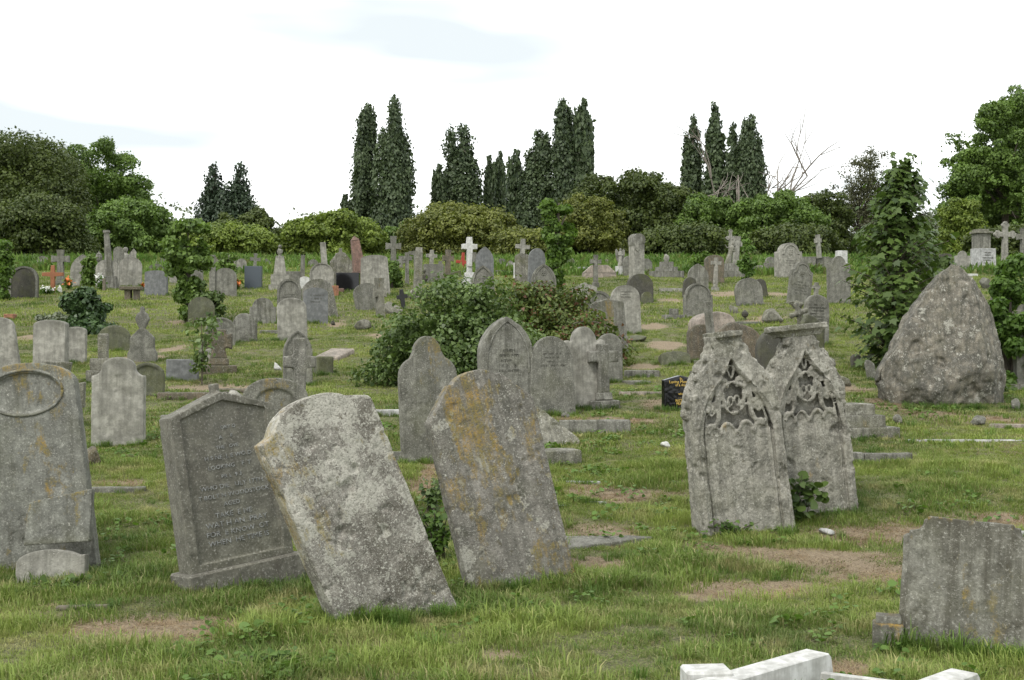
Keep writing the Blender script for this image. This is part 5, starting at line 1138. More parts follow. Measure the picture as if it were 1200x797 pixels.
cross(956, 349, 9, 331, 'very small pale cross behind the right leaning headstone', 'pale', 'latin', 3, 14, th=.1, arm=.7, bw=.4)
slabs('low_wall', 'grey stone wall below the leaning pale cross', 'wall', [(-22, 0, -3, 3, -8, 16), (1, 15, -4, 4, -8, 16)], 956, 317, 'streak', Y=48)
cross(960, 302, 9, 275, 'pale cross leaning left on top of the grey stone wall', 'pale', 'flared', -6, 30, th=.12, arm=.74, bw=.4, Y=47.8, bury=.02)
stone(983, 356, 27, 300, 'camel', 'tall headstone with a round head, half hidden by the young sycamore', 'grey', yaw=10, th=.12)
rock(988, 304, 10, 9, 'lump of white marble showing over the headstone beside the sycamore', 'white', 4) if False else slabs('white_block', 'block of white marble showing above the headstone beside the sycamore', 'block', [(-6, 6, -4, 4, -22, 0)], 986, 294, 'white', Y=46, yaw=10)
stone(956, 404, 30, 345, 'round', 'rounded headstone covered with worn writing, in front of the right leaning one', 'streak', lean=2, yaw=14, p=.5, text=(10, .22, .82, .72))
stone(951, 424, 28, 368, 'slant', 'dark grey slab behind the right gothic stone, its top cut at a slant', 'mossy', lean=2, yaw=14, th=.14)
# rough cross-shaped finial
x, Y, z = ground(936, 421); k = Y/F; bm = bmesh.new(); rr = random.Random(3)
for a in range(4):
    aa = math.radians(20 + 90*a); b_tube(bm, [(0, 0, 0), (math.cos(aa)*9*k, 0, math.sin(aa)*9*k)], [4.2*k, 2.6*k], 6); b_blob(bm, (math.cos(aa)*10*k, 0, math.sin(aa)*10*k), 3.6*k, 2, (1, .7, 1), a)
b_tube(bm, [(0, 0, 0), (0, 0, -56*k)], 2.5*k, 6)
tag(link('carved_finial', remesh(bm_mesh(bm, 's'), .017, 'carved_finial', .012, 9, .004, 2, .02), M['rough'], None, (x, Y, z + 54*k), (0, 0, .3)), 'rough carved leafy cross finial standing left of the slant topped slab', 'carved cross')
# behind the gothic pair
pedestal('stone_post', 'slim square post leaning left, behind the left gothic stone', 'post', 836, 425, [(4.6, 72, .6)], 'streak', 14, -6)
stone(836, 412, 46, 366, 'seg', 'pinkish curved slab showing above the brown arched stones', 'pinkish', yaw=14, p=.3, th=.5, lean=-3)
stone(822, 424, 34, 380, 'seg', 'low brown arched stone at the left foot of the slim post', 'brownstone', yaw=12, p=.35)
stone(870, 452, 66, 378, 'gothic', 'big brown stained arched stone leaning left behind the left gothic stone', 'brownstone', lean=-12, yaw=16, p=.42, th=.15, edge=.012)
stone(911, 470, 44, 386, 'round', 'dark wet looking round headstone between the two gothic stones', 'dark', lean=-3, yaw=16, p=.6, th=.14)
slabs('stone_block', 'dark stepped base blocks just left of the gothic pair', 'stone base', [(-8, 6, -6, 6, 12, 26), (-12, 8, -9, 9, -10, 13)], 822, 448, 'mossy', yaw=14)
stone(791, 427, 36, 412, 'seg', 'low dark slab with an arched top lying almost buried left of the gothic pair', 'mossy', yaw=10, p=.16, pitch=-20, th=.16)
slabs('fallen_slab', 'grey buried slab with dead grass on it, right of the small plain cross', 'slab', [(-20, 20, -9, 9, -6, 7)], 752, 441, 'streak', yaw=4)
slabs('fallen_slab', 'flat pale slab lying in the grass below the buried grey one', 'slab', [(-13, 15, -12, 10, -4, 3)], 745, 449, 'grey', yaw=22)
slabs('grave_kerb', 'thin kerb line running to the black granite headstone', 'kerb', [(-30, 28, -2, 2, -4, 4)], 755, 463, 'pinkish', yaw=2)
rock(782, 525, 18, 8, 'small white rock alone in the grass left of the gothic pair', 'white', 5, flat=1)
slabs('kerb_fragment', 'thin white broken kerb piece in the grass right of the orange streaked headstone', 'kerb', [(-22, 20, -2, 2, -4, 2)], 684, 566, 'offwhite', yaw=-12)
slabs('kerb_fragment', 'short white kerb piece below the first dried patch', 'kerb', [(-12, 14, -2, 2, -4, 2)], 697, 590, 'offwhite', yaw=-6)
slabs('kerb_fragment', 'white kerb chip right beside the orange streaked headstone', 'kerb', [(-12, 10, -2, 2, -4, 2)], 655, 594, 'offwhite', yaw=0)
rock(768, 370, 26, 14, 'small heap of flat rubble on the open grass left of the rimmed headstone', 'rough', 9, name='rubble_heap', cat='rubble', ang=.6) if False else None
slabs('tomb_remnant', 'little two tier tomb remnant on open grass right of the tall pale headstone', 'tomb', [(-14, 10, -8, 8, -3, 4), (-6, 3, -5, 5, 4, 11)], 791, 373, 'streak', yaw=10, partname='tier')
rock(745, 400, 26, 9, 'flat mossy stone lump in the grass below the tall pale headstone', 'mossy', 10, ang=.3)
slabs('fallen_slab', 'long white slab lying flat left of the little dark round headstone', 'slab', [(-16, 16, -6, 6, -3, 3)], 789, 341, 'pale', yaw=4)
rock(860, 367, 12, 12, 'pale broken stone poking out by the egg shaped headstone', 'rough', 12)
urn(873, 375, 363, 9, 'round dark stone pot on a flat slab below the egg shaped headstone', 'dark', name='stone_pot', cat='pot')
slabs('fallen_slab', 'flat slab under the round dark stone pot', 'slab', [(-14, 14, -8, 8, -3, 3)], 876, 380, 'grey', yaw=6)
rock(906, 378, 28, 17, 'large pale rubble lump right of the round dark stone pot', 'rough', 13, ang=.4)
rock(933, 362, 18, 10, 'scattered pale rubble at the foot of the right leaning headstone', 'rough', 14, ang=.5)
# right side
slabs('tomb_steps', 'worn three step stone base right of the gothic pair', 'stone base', [(-22, 16, -16, 16, 22, 36), (-27, 26, -22, 22, 8, 23), (-32, 42, -28, 28, -8, 9)], 1003, 509, 'rough', yaw=16, partname='step')
slabs('grave_kerb', 'broken kerb in the grass right of the right gothic stone', 'kerb', [(-38, -14, -5, 5, -8, 11), (-13, 44, -5, 5, -8, 10)], 1025, 541, 'streak', yaw=4)
slabs('grave_kerb', 'long thin pale kerb crossing the grass below the boulder', 'kerb', [(-66, 70, -2, 2, -4, 3)], 1130, 518, 'offwhite', yaw=-4)
slabs('grave_kerb', 'grey kerb at the right edge beyond the boulder', 'kerb', [(-28, 34, -4, 4, -8, 6)], 1188, 456, 'streak', yaw=3)
slabs('grave_kerb', 'short grey kerb with straw at the right edge below the boulder', 'kerb', [(-20, 30, -4, 4, -5, 5)], 1180, 502, 'pinkish', yaw=2)
rock(1051, 497, 14, 12, 'pale stone lump left of the long thin kerb below the boulder', 'rough', 21); rock(1146, 498, 19, 12, 'grey stone lump with a dark crack, below the boulder', 'grey', 22); rock(1190, 480, 12, 15, 'pointed small stone at the right edge in long grass', 'grey', 23)
rock(988, 452, 40, 14, 'flat heap of grey rubble left of the sycamore foot', 'rough', 24, name='rubble_heap', cat='rubble', ang=.6, depth=.5)
stone(1022, 445, 12, 421, 'slant', 'small pale slab leaning against the boulder, left', 'grey', lean=-10, yaw=10, th=.05); stone(1003, 432, 12, 415, 'round', 'small dark stone at the foot of the sycamore', 'dark', yaw=10)
# the boulder
x, Y, z = ground(1106, 470); k = Y/F
o = [(a - 1106, 470 - b) for a, b in ((1075, 470), (1105, 474), (1140, 466), (1178, 462), (1183, 446), (1176, 425), (1170, 400), (1166, 372), (1155, 352), (1142, 330), (1126, 311), (1115, 308), (1098, 322), (1080, 345), (1060, 375), (1045, 408), (1030, 432), (1028, 446), (1040, 462))]
bm = bmesh.new(); b_prism(bm, [(a*k, b*k - (.15 if b < 24 else 0)) for a, b in o], -.75, .75)
cuts = [((0, -.42, .2), (-.1, -1, .22)), ((-.45, -.32, .8), (-.6, -1, .3)), ((.30, -.36, .8), (.55, -1, .30)), ((-.1, -.12, 1.62), (.1, -1, .6)), ((.62, -.2, .45), (1, -.9, -.1)), ((-.72, -.16, .35), (-1, -.8, -.05)), ((.05, -.44, .45), (.2, -1, -.25)), ((.42, -.1, 1.4), (.9, -1, .3)), ((-.25, -.40, .12), (-.3, -1, -.5)),
        ((0, .5, .4), (0, 1, .35)), ((-.5, .35, .6), (-.7, 1, .4)), ((.5, .35, .6), (.7, 1, .4))]
for p_, n_ in cuts:
    bmesh.ops.bisect_plane(bm, geom=bm.verts[:] + bm.edges[:] + bm.faces[:], plane_co=p_, plane_no=Vector(n_).normalized(), clear_outer=True)
    bmesh.ops.holes_fill(bm, edges=[e for e in bm.edges if e.is_boundary])
me = remesh(bm_mesh(bm, 's'), .017, 'boulder', .045, 2.2, .012, 12, .03, lap=2)
n = len(me.vertices); V = np.empty(n*3, np.float32); me.vertices.foreach_get('co', V); V = V.reshape(-1, 3); Nn = np.empty(n*3, np.float32); me.vertices.foreach_get('normal', Nn); Nn = Nn.reshape(-1, 3)
Q = V @ np.array([[.8, .3, -.5], [-.4, .9, .1], [.45, .1, .85]]); cr_ = np.abs(fbm(Q * [1.4, 1.4, .8] + 3, 15, 3)); cr2 = np.abs(fbm(Q * [.9, 2.2, 2.2] + 9, 25, 3)); rid = -.05 * np.clip(1 - cr_ / .02, 0, 1) * (V[:, 2] < .9) + .018 * fbm(V * 9, 8, 3) + .008 * fbm(V * 26, 6, 2)
me.vertices.foreach_set('co', (V + Nn * rid[:, None]).ravel().astype(np.float32)); me.update()
tag(link('boulder', me, M['boulder'], None, (x, Y, z)), 'huge rough pointed boulder monument with pale lichen, right of the sycamore', 'boulder')
around(x, Y - .35, 1.5, 0, Y, amt=1.5, t=.3)
stone(1168, 458, 30, 340, 'slant', 'leaning slab with a broken top right behind the boulder', 'streak', lean=4, yaw=10, th=.12, Y=18.6)
stone(1202, 450, 26, 356, 'camel', 'pale headstone cut by the right edge beside the boulder', 'pale', yaw=6, th=.13, Y=18.2)
stone(1128, 318, 19, 294, 'camel', 'small pale headstone left of the white plinth', 'pale', yaw=6)
x, Y, z = ground(1152, 317); k = Y/F; root = empty('memorial', (x, Y, z), (0, 0, math.radians(12))); tag(root, 'white marble slab with writing in front of a capped grey pedestal, upper right', 'memorial')
bm = bmesh.new(); b_box(bm, -12.5*k, 12.5*k, -8*k, 8*k, -.2, 25.5*k, .01, .5*k); link('plinth', bm_mesh(bm, 'plinth'), M['offwhite'], root)
bm = bmesh.new(); b_box(bm, -10*k, 7*k, -5*k, 8*k, 25*k, 43*k, .01); link('pedestal', bm_mesh(bm, 'pedestal'), M['streak'], root)
bm = bmesh.new(); b_box(bm, -12*k, 9*k, -7*k, 10*k, 43*k, 45.5*k, .01); b_box(bm, -9.5*k, 5*k, -5*k, 8*k, 45.4*k, 48*k, .01); link('cap', bm_mesh(bm, 'cap'), M['rough'], root)
im = strokes(14*k, 15*k, 5, 4); im.transform(Matrix.Translation((1*k, -8*k - .004, 7*k))); link('inscription', im, M['letter_dark'], root)
cross(1177, 318, 19, 264, 'pale cross with three lobed ends right of the white marble memorial', 'pale', 'bud', 1, 10, th=.14, arm=.80, bw=.28, Y=50)
cross(1199, 316, 16, 268, 'grey cross cut by the right edge at the top of the slope', 'streak', 'flared', 0, 10, th=.14, arm=.8, bw=.3, Y=49)
slabs('tomb_slab', 'low pinkish slab on sandy soil below the white marble memorial', 'slab', [(-20, 18, -5, 5, -4, 4)], 1152, 320, 'pinkish', Y=47)
rock(1154, 338, 16, 13, 'rounded grey rock just above the boulder top', 'grey', 31); slabs('kerb_fragment', 'thin white kerb above the top of the boulder', 'kerb', [(-7, 7, -3, 3, -3, 3)], 1138, 324, 'white')
# more stones of the skyline rows
for (px, b, w_, tp, shp, mt, lb_) in [
    (205, 332, 12, 306, 'round', 'pale', 'narrow pale headstone glimpsed left of the climbing shrub'),
    (231, 330, 14, 308, 'round', 'grey', 'dull headstone glimpsed right of the climbing shrub'),
    (667, 322, 10, 311, 'flat', 'pale', 'very small pale block right of the ivy grown trunk'),
    (684, 324, 13, 313, 'flat', 'offwhite', 'small white block left of the pinkish ridged tomb'),
    (768, 322, 12, 309, 'round', 'grey', 'small headstone between the scroll pillar and the stepped tomb'),
    (241, 326, 13, 303, 'round', 'streak', 'worn headstone behind the thin grey post by the ivy grown cross'),
    (312, 328, 12, 303, 'gothic', 'grey', 'pointed headstone between the blue grey slab and the tapering monument'),
    (283, 322, 11, 303, 'round', 'pale', 'small pale headstone left of the little cross above the blue grey slab'),
    (367, 324, 12, 304, 'round', 'grey', 'dull headstone behind the leaning thin shaft'),
    (449, 324, 13, 303, 'round', 'streak', 'dark streaked headstone left of the tall flared cross'),
    (588, 325, 12, 303, 'round', 'grey', 'narrow headstone rising behind the low rough wall'),
    (598, 323, 10, 305, 'gothic', 'pale', 'tiny pointed pale headstone behind the low rough wall'),
    (826, 321, 12, 303, 'round', 'pale', 'pale headstone behind the dark weedy one'),
    (874, 322, 13, 302, 'round', 'grey', 'grey headstone right of the ringed leaning cross'),
    (903, 321, 12, 301, 'round', 'streak', 'streaked headstone left of the rosette carved one'),
    (946, 321, 13, 301, 'round', 'pale', 'pale headstone between the rosette carved one and the leaning pale cross'),
    (972, 320, 11, 302, 'seg', 'grey', 'low headstone right of the leaning pale cross'),
    (668, 318, 10, 302, 'round', 'grey', 'small headstone right of the ivy grown trunk'),
    (150, 326, 12, 300, 'round', 'streak', 'streaked headstone behind the right pale round one of the pair'),
    (50, 326, 12, 300, 'round', 'grey', 'grey headstone left of the plain cross behind the orange one'),
    (1108, 318, 16, 297, 'seg', 'dark', 'dark low headstone right of the young sycamore')]:
    stone(px, b, w_, tp, shp, lb_, mt, Y=46 + (px * 7 % 9) if b < 330 else None)
# lanterns, flowers
def lantern(px, base, label):
    x, Y, z = ground(px, base); k = Y/F; root = empty('grave_lantern', (x, Y, z)); tag(root, label, 'lantern', 'lanterns by the wooden cross')
    bm = bmesh.new(); b_box(bm, -2*k, 2*k, -2*k, 2*k, 0, 5*k); link('body', bm_mesh(bm, 'body'), M['metal'], root); bm = bmesh.new(); b_lathe(bm, [(2.6*k, 5*k), (1*k, 7.5*k), (.5*k, 9*k)], 8); link('lid', bm_mesh(bm, 'lid'), M['metal'], root)
    bm = bmesh.new(); b_box(bm, -.04, .04, -.04, .04, -.12, .01); link('foot', bm_mesh(bm, 'foot'), M['metal'], root)
lantern(50, 343, 'white lantern left of the orange wooden cross'); lantern(70, 343, 'white lantern right of the orange wooden cross')
def flowers(px, base, w_, h_, mat, label, n=40, seed=1, Y=None):
    x, Y, z = ground(px, base) ; k = Y/F; rng = np.random.default_rng(seed); root = empty('flowers', (x, Y, z)); tag(root, label, 'flowers')
    P = rng.normal(size=(n, 3)) * [w_*k*.28, w_*k*.2, h_*k*.2] + [0, 0, h_*k*.7]; P[:, 2] = np.maximum(P[:, 2], .05)
    link('petals', leaf_mesh('petals', P, .11, None, IVY, None, 0, rng), M[mat], root)
    P2 = rng.normal(size=(n*2, 3)) * [w_*k*.28, w_*k*.2, h_*k*.22] + [0, 0, h_*k*.45]; P2[:, 2] = np.maximum(P2[:, 2], .03); link('leaves', leaf_mesh('leaves', P2, .14, None, QUAD, None, 0, rng), L_['weed'], root)
flowers(55, 345, 14, 9, 'petal', 'bunch of white flowers at the foot of the orange wooden cross'); flowers(118, 340, 9, 17, 'petal', 'white flowers in front of the left pale round headstone', 30, 2); flowers(80, 340, 8, 14, 'petal_orange', 'orange flowers beside the ivy topped pointed headstone', 24, 3)
flowers(278, 340, 8, 12, 'petal_orange', 'red orange flowers left of the blue grey granite slab', 20, 4); flowers(169, 341, 8, 10, 'petal_orange', 'orange flowers by the broken table tomb', 14, 5)
bpy.data.objects['potted_flowers']['label'] = 'red pot before the wide black granite block'; bpy.data.objects['potted_flowers']['category'] = 'pot'; bpy.data.objects['potted_flowers'].name = 'flower_pot'
pedestal('stone_post', 'short wooden post by the white flowers', 'post', 122, 341, [(1.6, 15, 0)], 'oldwood', 0)
# debris near the front
rock(872, 620, 46, 13, 'flat pale stone lying at the foot of the left gothic headstone', 'pale', 41, ang=.3, depth=.9)
rock(968, 627, 26, 9, 'thin white broken flake lying on the bare soil by the right gothic headstone', 'offwhite', 42, ang=.5)
slabs('timber_plank', 'weathered stick of timber lying in the grass, lower left', 'plank', [(-42, 30, -4, 4, -2, 4)], 110, 714, 'oldwood', yaw=10)
slabs('kerb_fragment', 'tiny white chip of kerb in the grass left of the timber stick', 'kerb', [(-12, 8, -4, 4, -3, 3)], 36, 696, 'offwhite', yaw=-12)
rock(60, 692, 3, 3, 'x', 'grey', 1) if False else None
slabs('kerb_fragment', 'small grey kerb end in the dried patch right of the sunken wedge slab', 'kerb', [(-14, 14, -3, 3, -3, 3)], 806, 648, 'streak', yaw=14)
slabs('kerb_fragment', 'white kerb end behind the squat mossy headstone at the right edge', 'kerb', [(-14, 20, -5, 5, -4, 8)], 1196, 630, 'offwhite', yaw=-10)
# ------------------------------------------------------------------ bushes and saplings among the graves
def bush_at(px, base, top, hw, label, mat, n, leaf, seed, name='bush', cat='bush', ry=.8, **k):
    x, Y, z = ground(px, base); h = (base - top) * Y / F; rx = hw * Y / F
    return dome_bush(name, label, cat, x, Y + rx * ry * .6, z + (float(gz(x, Y + rx*ry*.6)[0]) - z) * .4, rx, rx * ry, h, n, leaf, L_[mat], seed, **k)
bush_at(535, 457, 332, 108, 'wide glossy green shrub in the middle of the slope, left of the bramble', 'shrub', 42000, .062, 3, clumps=120, cr=.26, ry=.6, hole=(1.6, -.22), shape=IVY)
bush_at(640, 432, 334, 98, 'bramble thicket with reddish leaves above the three headstones', 'bramble', 30000, .060, 4, name='bramble', clumps=80, cr=.24, ry=.6, hole=(1.8, -.2), shape=IVY)
# arching bramble shoots
x, Y, z = ground(700, 440); k = Y/F; root = empty('bramble_shoot', (x, Y, z)); tag(root, 'arching bramble shoot hanging over the mossy topped slanting slab', 'bramble')
rng = np.random.default_rng(8); bm = bmesh.new(); PP = []
for a, b, c in (((-30, 60), (10, 75), (44, 30)), ((-30, 50), (0, 60), (16, 22)), ((-30, 45), (-5, 45), (10, 30))):
    pts = []
    for i in range(15):
        s = i/14; q = [(1-s)**2*a[j] + 2*s*(1-s)*b[j] + s*s*c[j] for j in (0, 1)]; pts.append((q[0]*k, .25 - .1*s, q[1]*k)); PP += [np.array(pts[-1]) + rng.normal(size=3)*.045 for _ in range(9 if i < 12 else 4)]
    b_tube(bm, pts, [.012]*8 + [.007]*7, 5)
link('stem', bm_mesh(bm, 'stem'), M['bark'], root); link('leaves', leaf_mesh('leaves', np.array(PP), .07, None, IVY, None, .4, rng), L_['bramble'], root)
# ivy heap over a hidden stone
bush_at(97, 390, 326, 26, 'stone smothered by dark ivy in the upper left', 'ivy', 9000, .10, 5, name='ivy_bush', clumps=50, cr=.34, ry=.8, hole=(1.5, -.4), shape=IVY)
bush_at(88, 392, 374, 44, 'low skirt of dark ivy spreading round the ivy smothered stone', 'ivy', 4500, .09, 6, name='ivy_bush', clumps=40, cr=.5, ry=.5, shape=IVY)
bush_at(242, 380, 328, 25, 'low leafy creeper over the stones right of the climbing shrub', 'shrub', 5000, .085, 7, clumps=40, cr=.3, ry=.7, shape=IVY)
bush_at(459, 338, 306, 13, 'small rounded bush below the tall flared cross', 'mid', 3500, .11, 9, clumps=30, cr=.4)
bush_at(525, 338, 322, 14, 'low weeds before the wheel cross', 'weed', 1500, .1, 12, clumps=20, cr=.4)
bush_at(877, 330, 285, 13, 'spindly pale green weeds right of the leaning figure', 'weed', 1500, .11, 10, clumps=26, cr=.3, hole=(2., -.05))
bush_at(822, 318, 294, 13, 'yellow green bush left of the dark weedy headstone', 'fresh', 2500, .12, 13, clumps=26, cr=.35)
bush_at(1190, 455, 300, 50, 'tall bright weedy shrub at the right edge behind the boulder', 'weed', 16000, .075, 14, clumps=90, cr=.2, ry=.7, hole=(1.4, -.12))
bush_at(1160, 345, 312, 26, 'dense green shrub up the slope right of the boulder top', 'fresh', 5000, .11, 15, clumps=40, cr=.3) if False else None
bush_at(60, 382, 368, 26, 'patch of grey green low weeds left of the ivy', 'grey', 1200, .09, 16, clumps=20, cr=.5, ry=.5)
# climbing shrub left
x, Y, z = ground(218, 376)
def slim(px, base, top, hw, label, mat, n, leaf, seed, name, shape=IVY, Y=None, waist=None, cat='tree', hole=(1.4, -.25), stemr=.05, lean=0, lobes=5):
    x, Y, z = ground(px, base); k = Y/F; H = (base-top)*k; rng = np.random.default_rng(seed); root = empty(name, (x, Y, z)); tag(root, label, cat)
    rows = []
    for i in range(70):
        f = rng.random(); wd = (waist(f) if waist else math.sin(math.pi*min(1, .15 + .8*f))) * hw*k; a = rng.random()*6.28; ro = wd * rng.uniform(.2, .75); s = max(.28*wd, .12) * rng.uniform(.7, 1.3)
        rows.append([math.cos(a)*ro + lean*f*hw*k, math.sin(a)*ro, max(s*.6, f*H - s*.4), s, s, s*.8])
    P, N, tone = crown_pts(np.array(rows), n, rng, top=.3, shell=.75, hole=hole)
    link('crown', leaf_mesh('crown', P, leaf, N, shape, tone, .5, rng), L_[mat], root); bm = bmesh.new(); b_tube(bm, [(0, 0, -.1), (.02, 0, H*.4), (lean*hw*k*.8, 0, H*.93)], [stemr, stemr*.7, stemr*.25], 6)
    for i in range(10):
        c = rows[rng.integers(70)]; b_tube(bm, [(0, 0, max(.1, c[2]*.6)), (c[0]*.5, c[1]*.5, c[2]*.85), tuple(c[:3])], [stemr*.4, stemr*.28, stemr*.12], 4)
    link('trunk', bm_mesh(bm, 'trunk'), M['bark'], root); return root
slim(220, 378, 258, 33, 'dark leafy climbing shrub with a narrow foot left of the blue grey slab', 'mid', 16000, .10, 21, 'climbing_shrub', waist=lambda f: .38 + .62*min(1, max(0, (f-.3)/.35)) * (1 - .35*max(0, f-.8)/.2), cat='shrub', hole=(1.6, -.2))
slim(650, 345, 230, 22, 'bright green ivy grown trunk standing behind the bramble', 'fresh', 14000, .11, 22, 'ivy_grown_tree', waist=lambda f: .55 + .45*min(1, max(0, (f-.2)/.45)), stemr=.12, lean=.3)
slim(5, 352, 282, 9, 'ivy climbing the tall cross at the left edge', 'fresh', 2200, .10, 23, 'ivy_plant', waist=lambda f: .9 if f > .35 else .2, cat='ivy')
slim(104, 336, 300, 7, 'ivy hanging on the pointed headstone above the ivy bush', 'mid', 1500, .10, 24, 'ivy_plant', waist=lambda f: .9, cat='ivy')
slim(266, 340, 297, 14, 'ivy tangled over the cross above the pale rounded headstone', 'mid', 1500, .10, 25, 'ivy_plant', waist=lambda f: 1 if f > .45 else .1, cat='ivy', hole=(2, 0.))
slim(236, 452, 372, 24, 'thin young sapling with sparse leaves left of the mossy wheel cross', 'shrub', 420, .07, 26, 'sapling', waist=lambda f: 1 if f > .55 else (.5 if f < .25 else .12), stemr=.014, hole=(1.2, -.05))
# young sycamore
x, Y, z = ground(1047, 434); k = Y/F; H = 242*k; rng = np.random.default_rng(31); root = empty('sycamore_sapling', (x, Y, z)); tag(root, 'young sycamore with large lobed leaves growing left of the boulder', 'tree')
prof_ = [(0, .35), (.1, .62), (.25, .95), (.45, .92), (.58, .85), (.7, .62), (.82, .45), (.92, .28), (1, .05)]
rows = []; bm = bmesh.new(); b_tube(bm, [(0, 0, -.1), (.03, 0, H*.35), (-.02, .02, H*.7), (.06, 0, H*.97)], [.05, .04, .025, .008], 7); P = []; N = []; T = []
for i in range(150):
    f = rng.random() ** .9 * .97 + .02; wd = np.interp(f, [a for a, b in prof_], [b for a, b in prof_]) * 64*k; a = rng.random()*6.28
    e = np.array([math.cos(a)*wd*rng.uniform(.6, 1.22), math.sin(a)*wd*.85*rng.uniform(.6, 1.2), f*H]) + [.16*f, 0, 0]; s = np.array([.1*f, 0, max(.1, f*H - wd*.55)]); m_ = (s+e)/2 + [0, 0, .05]
    b_tube(bm, [tuple(s), tuple(m_), tuple(e)], [.014, .010, .004], 4); tn = rng.random()
    for q in range(17):
        u = rng.random() ** .7; p = s + (e-s)*u + rng.normal(size=3)*.12; P.append(p); o_ = p - [0, 0, p[2]]; o_ = o_/(np.linalg.norm(o_)+1e-6); N.append(o_*.7 + [0, 0, .9] + rng.normal(size=3)*.35); T.append(tn**2)
for tx, th_ in ((.12, 1.0), (.42, .93), (-.3, .86), (.25, .9)):
    for q in range(16): P.append(np.array([tx + rng.normal()*.07, rng.normal()*.07, H*(th_ - .1 + .1*q/15)])); N.append(rng.normal(size=3) + [0, 0, .6]); T.append(.6)
    b_tube(bm, [(tx*.5, 0, H*(th_-.25)), (tx, 0, H*th_)], [.012, .005], 4)
link('trunk', bm_mesh(bm, 'trunk'), M['bark'], root); link('crown', leaf_mesh('crown', np.array(P), .118, np.array(N), MAPLE, np.array(T), .9, rng), L_['sycamore'], root)
slim(1088, 400, 262, 30, 'looser pale green shrub just right of the young sycamore', 'shrub', 5500, .12, 32, 'shrub', waist=lambda f: .9, cat='shrub', hole=(1.3, -.1))
# weeds close by
def weed(px, base, hw, h_, label, n, leaf, mat, seed, shape=IVY, stems=9, fy=.6, name='weed', up=0):
    x, Y, z = ground(px, base); k = Y/F; rng = np.random.default_rng(seed); root = empty(name, (x, Y + up, z)); tag(root, label, 'plant'); bm = bmesh.new(); P = []; N = []
    for s in range(stems):
        e = np.array([rng.uniform(-1, 1)*hw*k, -rng.random()*hw*k*fy, h_*k*rng.uniform(.55, 1)]); b0 = np.array([rng.normal()*.03, 0, -.02]); m_ = b0*.6 + e*.4 + [0, 0, h_*k*.25]
        b_tube(bm, [tuple(b0), tuple(m_), tuple(e)], [.005, .004, .002], 4)
        for q in range(n // stems):
            u = .25 + .75*rng.random(); p = (1-u)**2*b0 + 2*u*(1-u)*m_ + u*u*e; P.append(p + rng.normal(size=3)*leaf*.5); N.append(rng.normal(size=3)*.5 + [0, -.5, .8])
    link('stem', bm_mesh(bm, 'stem'), M['bark'], root); link('leaves', leaf_mesh('leaves', np.array(P), leaf, np.array(N), shape, None, .3, rng), L_[mat], root)
weed(930, 606, 30, 54, 'broad leaved green weed growing out of the hollow at the foot of the gothic pair', 110, .085, 'sycamore', 41, ROUND, up=-.12)
weed(513, 660, 26, 74, 'leafy weed growing between the white lichened stone and the orange streaked one', 260, .045, 'weed', 42, stems=16)
weed(505, 600, 18, 40, 'paler weed further back between the two leaning stones', 160, .045, 'shrub', 43, stems=12)
weed(862, 628, 34, 20, 'small low weeds along the foot of the left gothic headstone', 90, .04, 'weed', 44, stems=10)
weed(320, 778, 60, 14, 'clover like low weeds in the nearest grass, lower left', 200, .04, 'weed', 45, stems=20)
weed(80, 690, 40, 12, 'low dark weeds before the half round stub', 140, .045, 'mid', 46, stems=14)
weed(1080, 466, 42, 22, 'leafy weeds at the foot of the boulder', 160, .09, 'mid', 47, stems=14, up=-.3)
weed(1155, 460, 40, 18, 'nettles at the right foot of the boulder', 160, .08, 'mid', 48, stems=14, up=-.25)

# ------------------------------------------------------------------ trees along the top
G1, G2 = 'poplars behind the cemetery', 'trees behind the graves'
tree(25, 150, 92, 82, 'very dark chestnut tree filling the upper left corner of the tree line', L_['chestnut'], n=42000, leaf=.27, seed=1, group=G2, clumps=130, cr=.24, hole=(.5, -.42))
tree(70, 168, 70, 98, 'dense tree filling between the dark left chestnut and the airy one', L_['chestnut'], n=26000, leaf=.3, seed=61, group=G2, clumps=110, cr=.26, hole=(.5, -.5))
tree(-10, 170, 70, 96, 'dark tree behind the left chestnut at the very edge', L_['chestnut'], n=22000, leaf=.3, seed=62, group=G2, clumps=100, cr=.26, hole=(.5, -.5))
tree(1160, 190, 60, 90, 'dark tree filling behind the very large right hand one', L_['mid'], n=20000, leaf=.3, seed=63, group=G2, clumps=100, cr=.26, hole=(.5, -.5))
tree(122, 166, 64, 90, 'taller airy tree right behind the dark left chestnut', L_['mid'], n=32000, leaf=.26, seed=2, group=G2, clumps=100, cr=.17, hole=(.5, -.22))
tree(150, 232, 55, 72, 'lower green tree in front of the airy left one', L_['mid'], n=20000, leaf=.24, seed=3, group=G2, clumps=80, cr=.2)
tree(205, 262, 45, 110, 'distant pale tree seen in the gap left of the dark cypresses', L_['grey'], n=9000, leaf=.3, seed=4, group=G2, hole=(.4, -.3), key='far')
tree(251, 192, 36, 115, 'left one of the two dark cypresses', L_['cypress'], 'cypress_tree', 'tree', 'dark cypresses', 'cone', 30000, .27, 5, hole=(.5, -.6), key='cyp')
tree(280, 191, 36, 113, 'right one of the two dark cypresses', L_['cypress'], 'cypress_tree', 'tree', 'dark cypresses', 'cone', 30000, .27, 6, key='cyp', rot=2.)
tree(292, 243, 42, 80, 'dark domed chestnut below the cypresses', L_['chestnut'], n=20000, leaf=.26, seed=7, group=G2, clumps=90, cr=.17)
tree(270, 260, 62, 70, 'sunlit yellow green chestnut in front of the dark domed one', L_['olive'], n=26000, leaf=.24, seed=8, group=G2, clumps=110, cr=.17)
tree(335, 260, 28, 130, 'pale distant tree in the gap between the two chestnuts', L_['grey'], seed=9, group=G2, key='far')
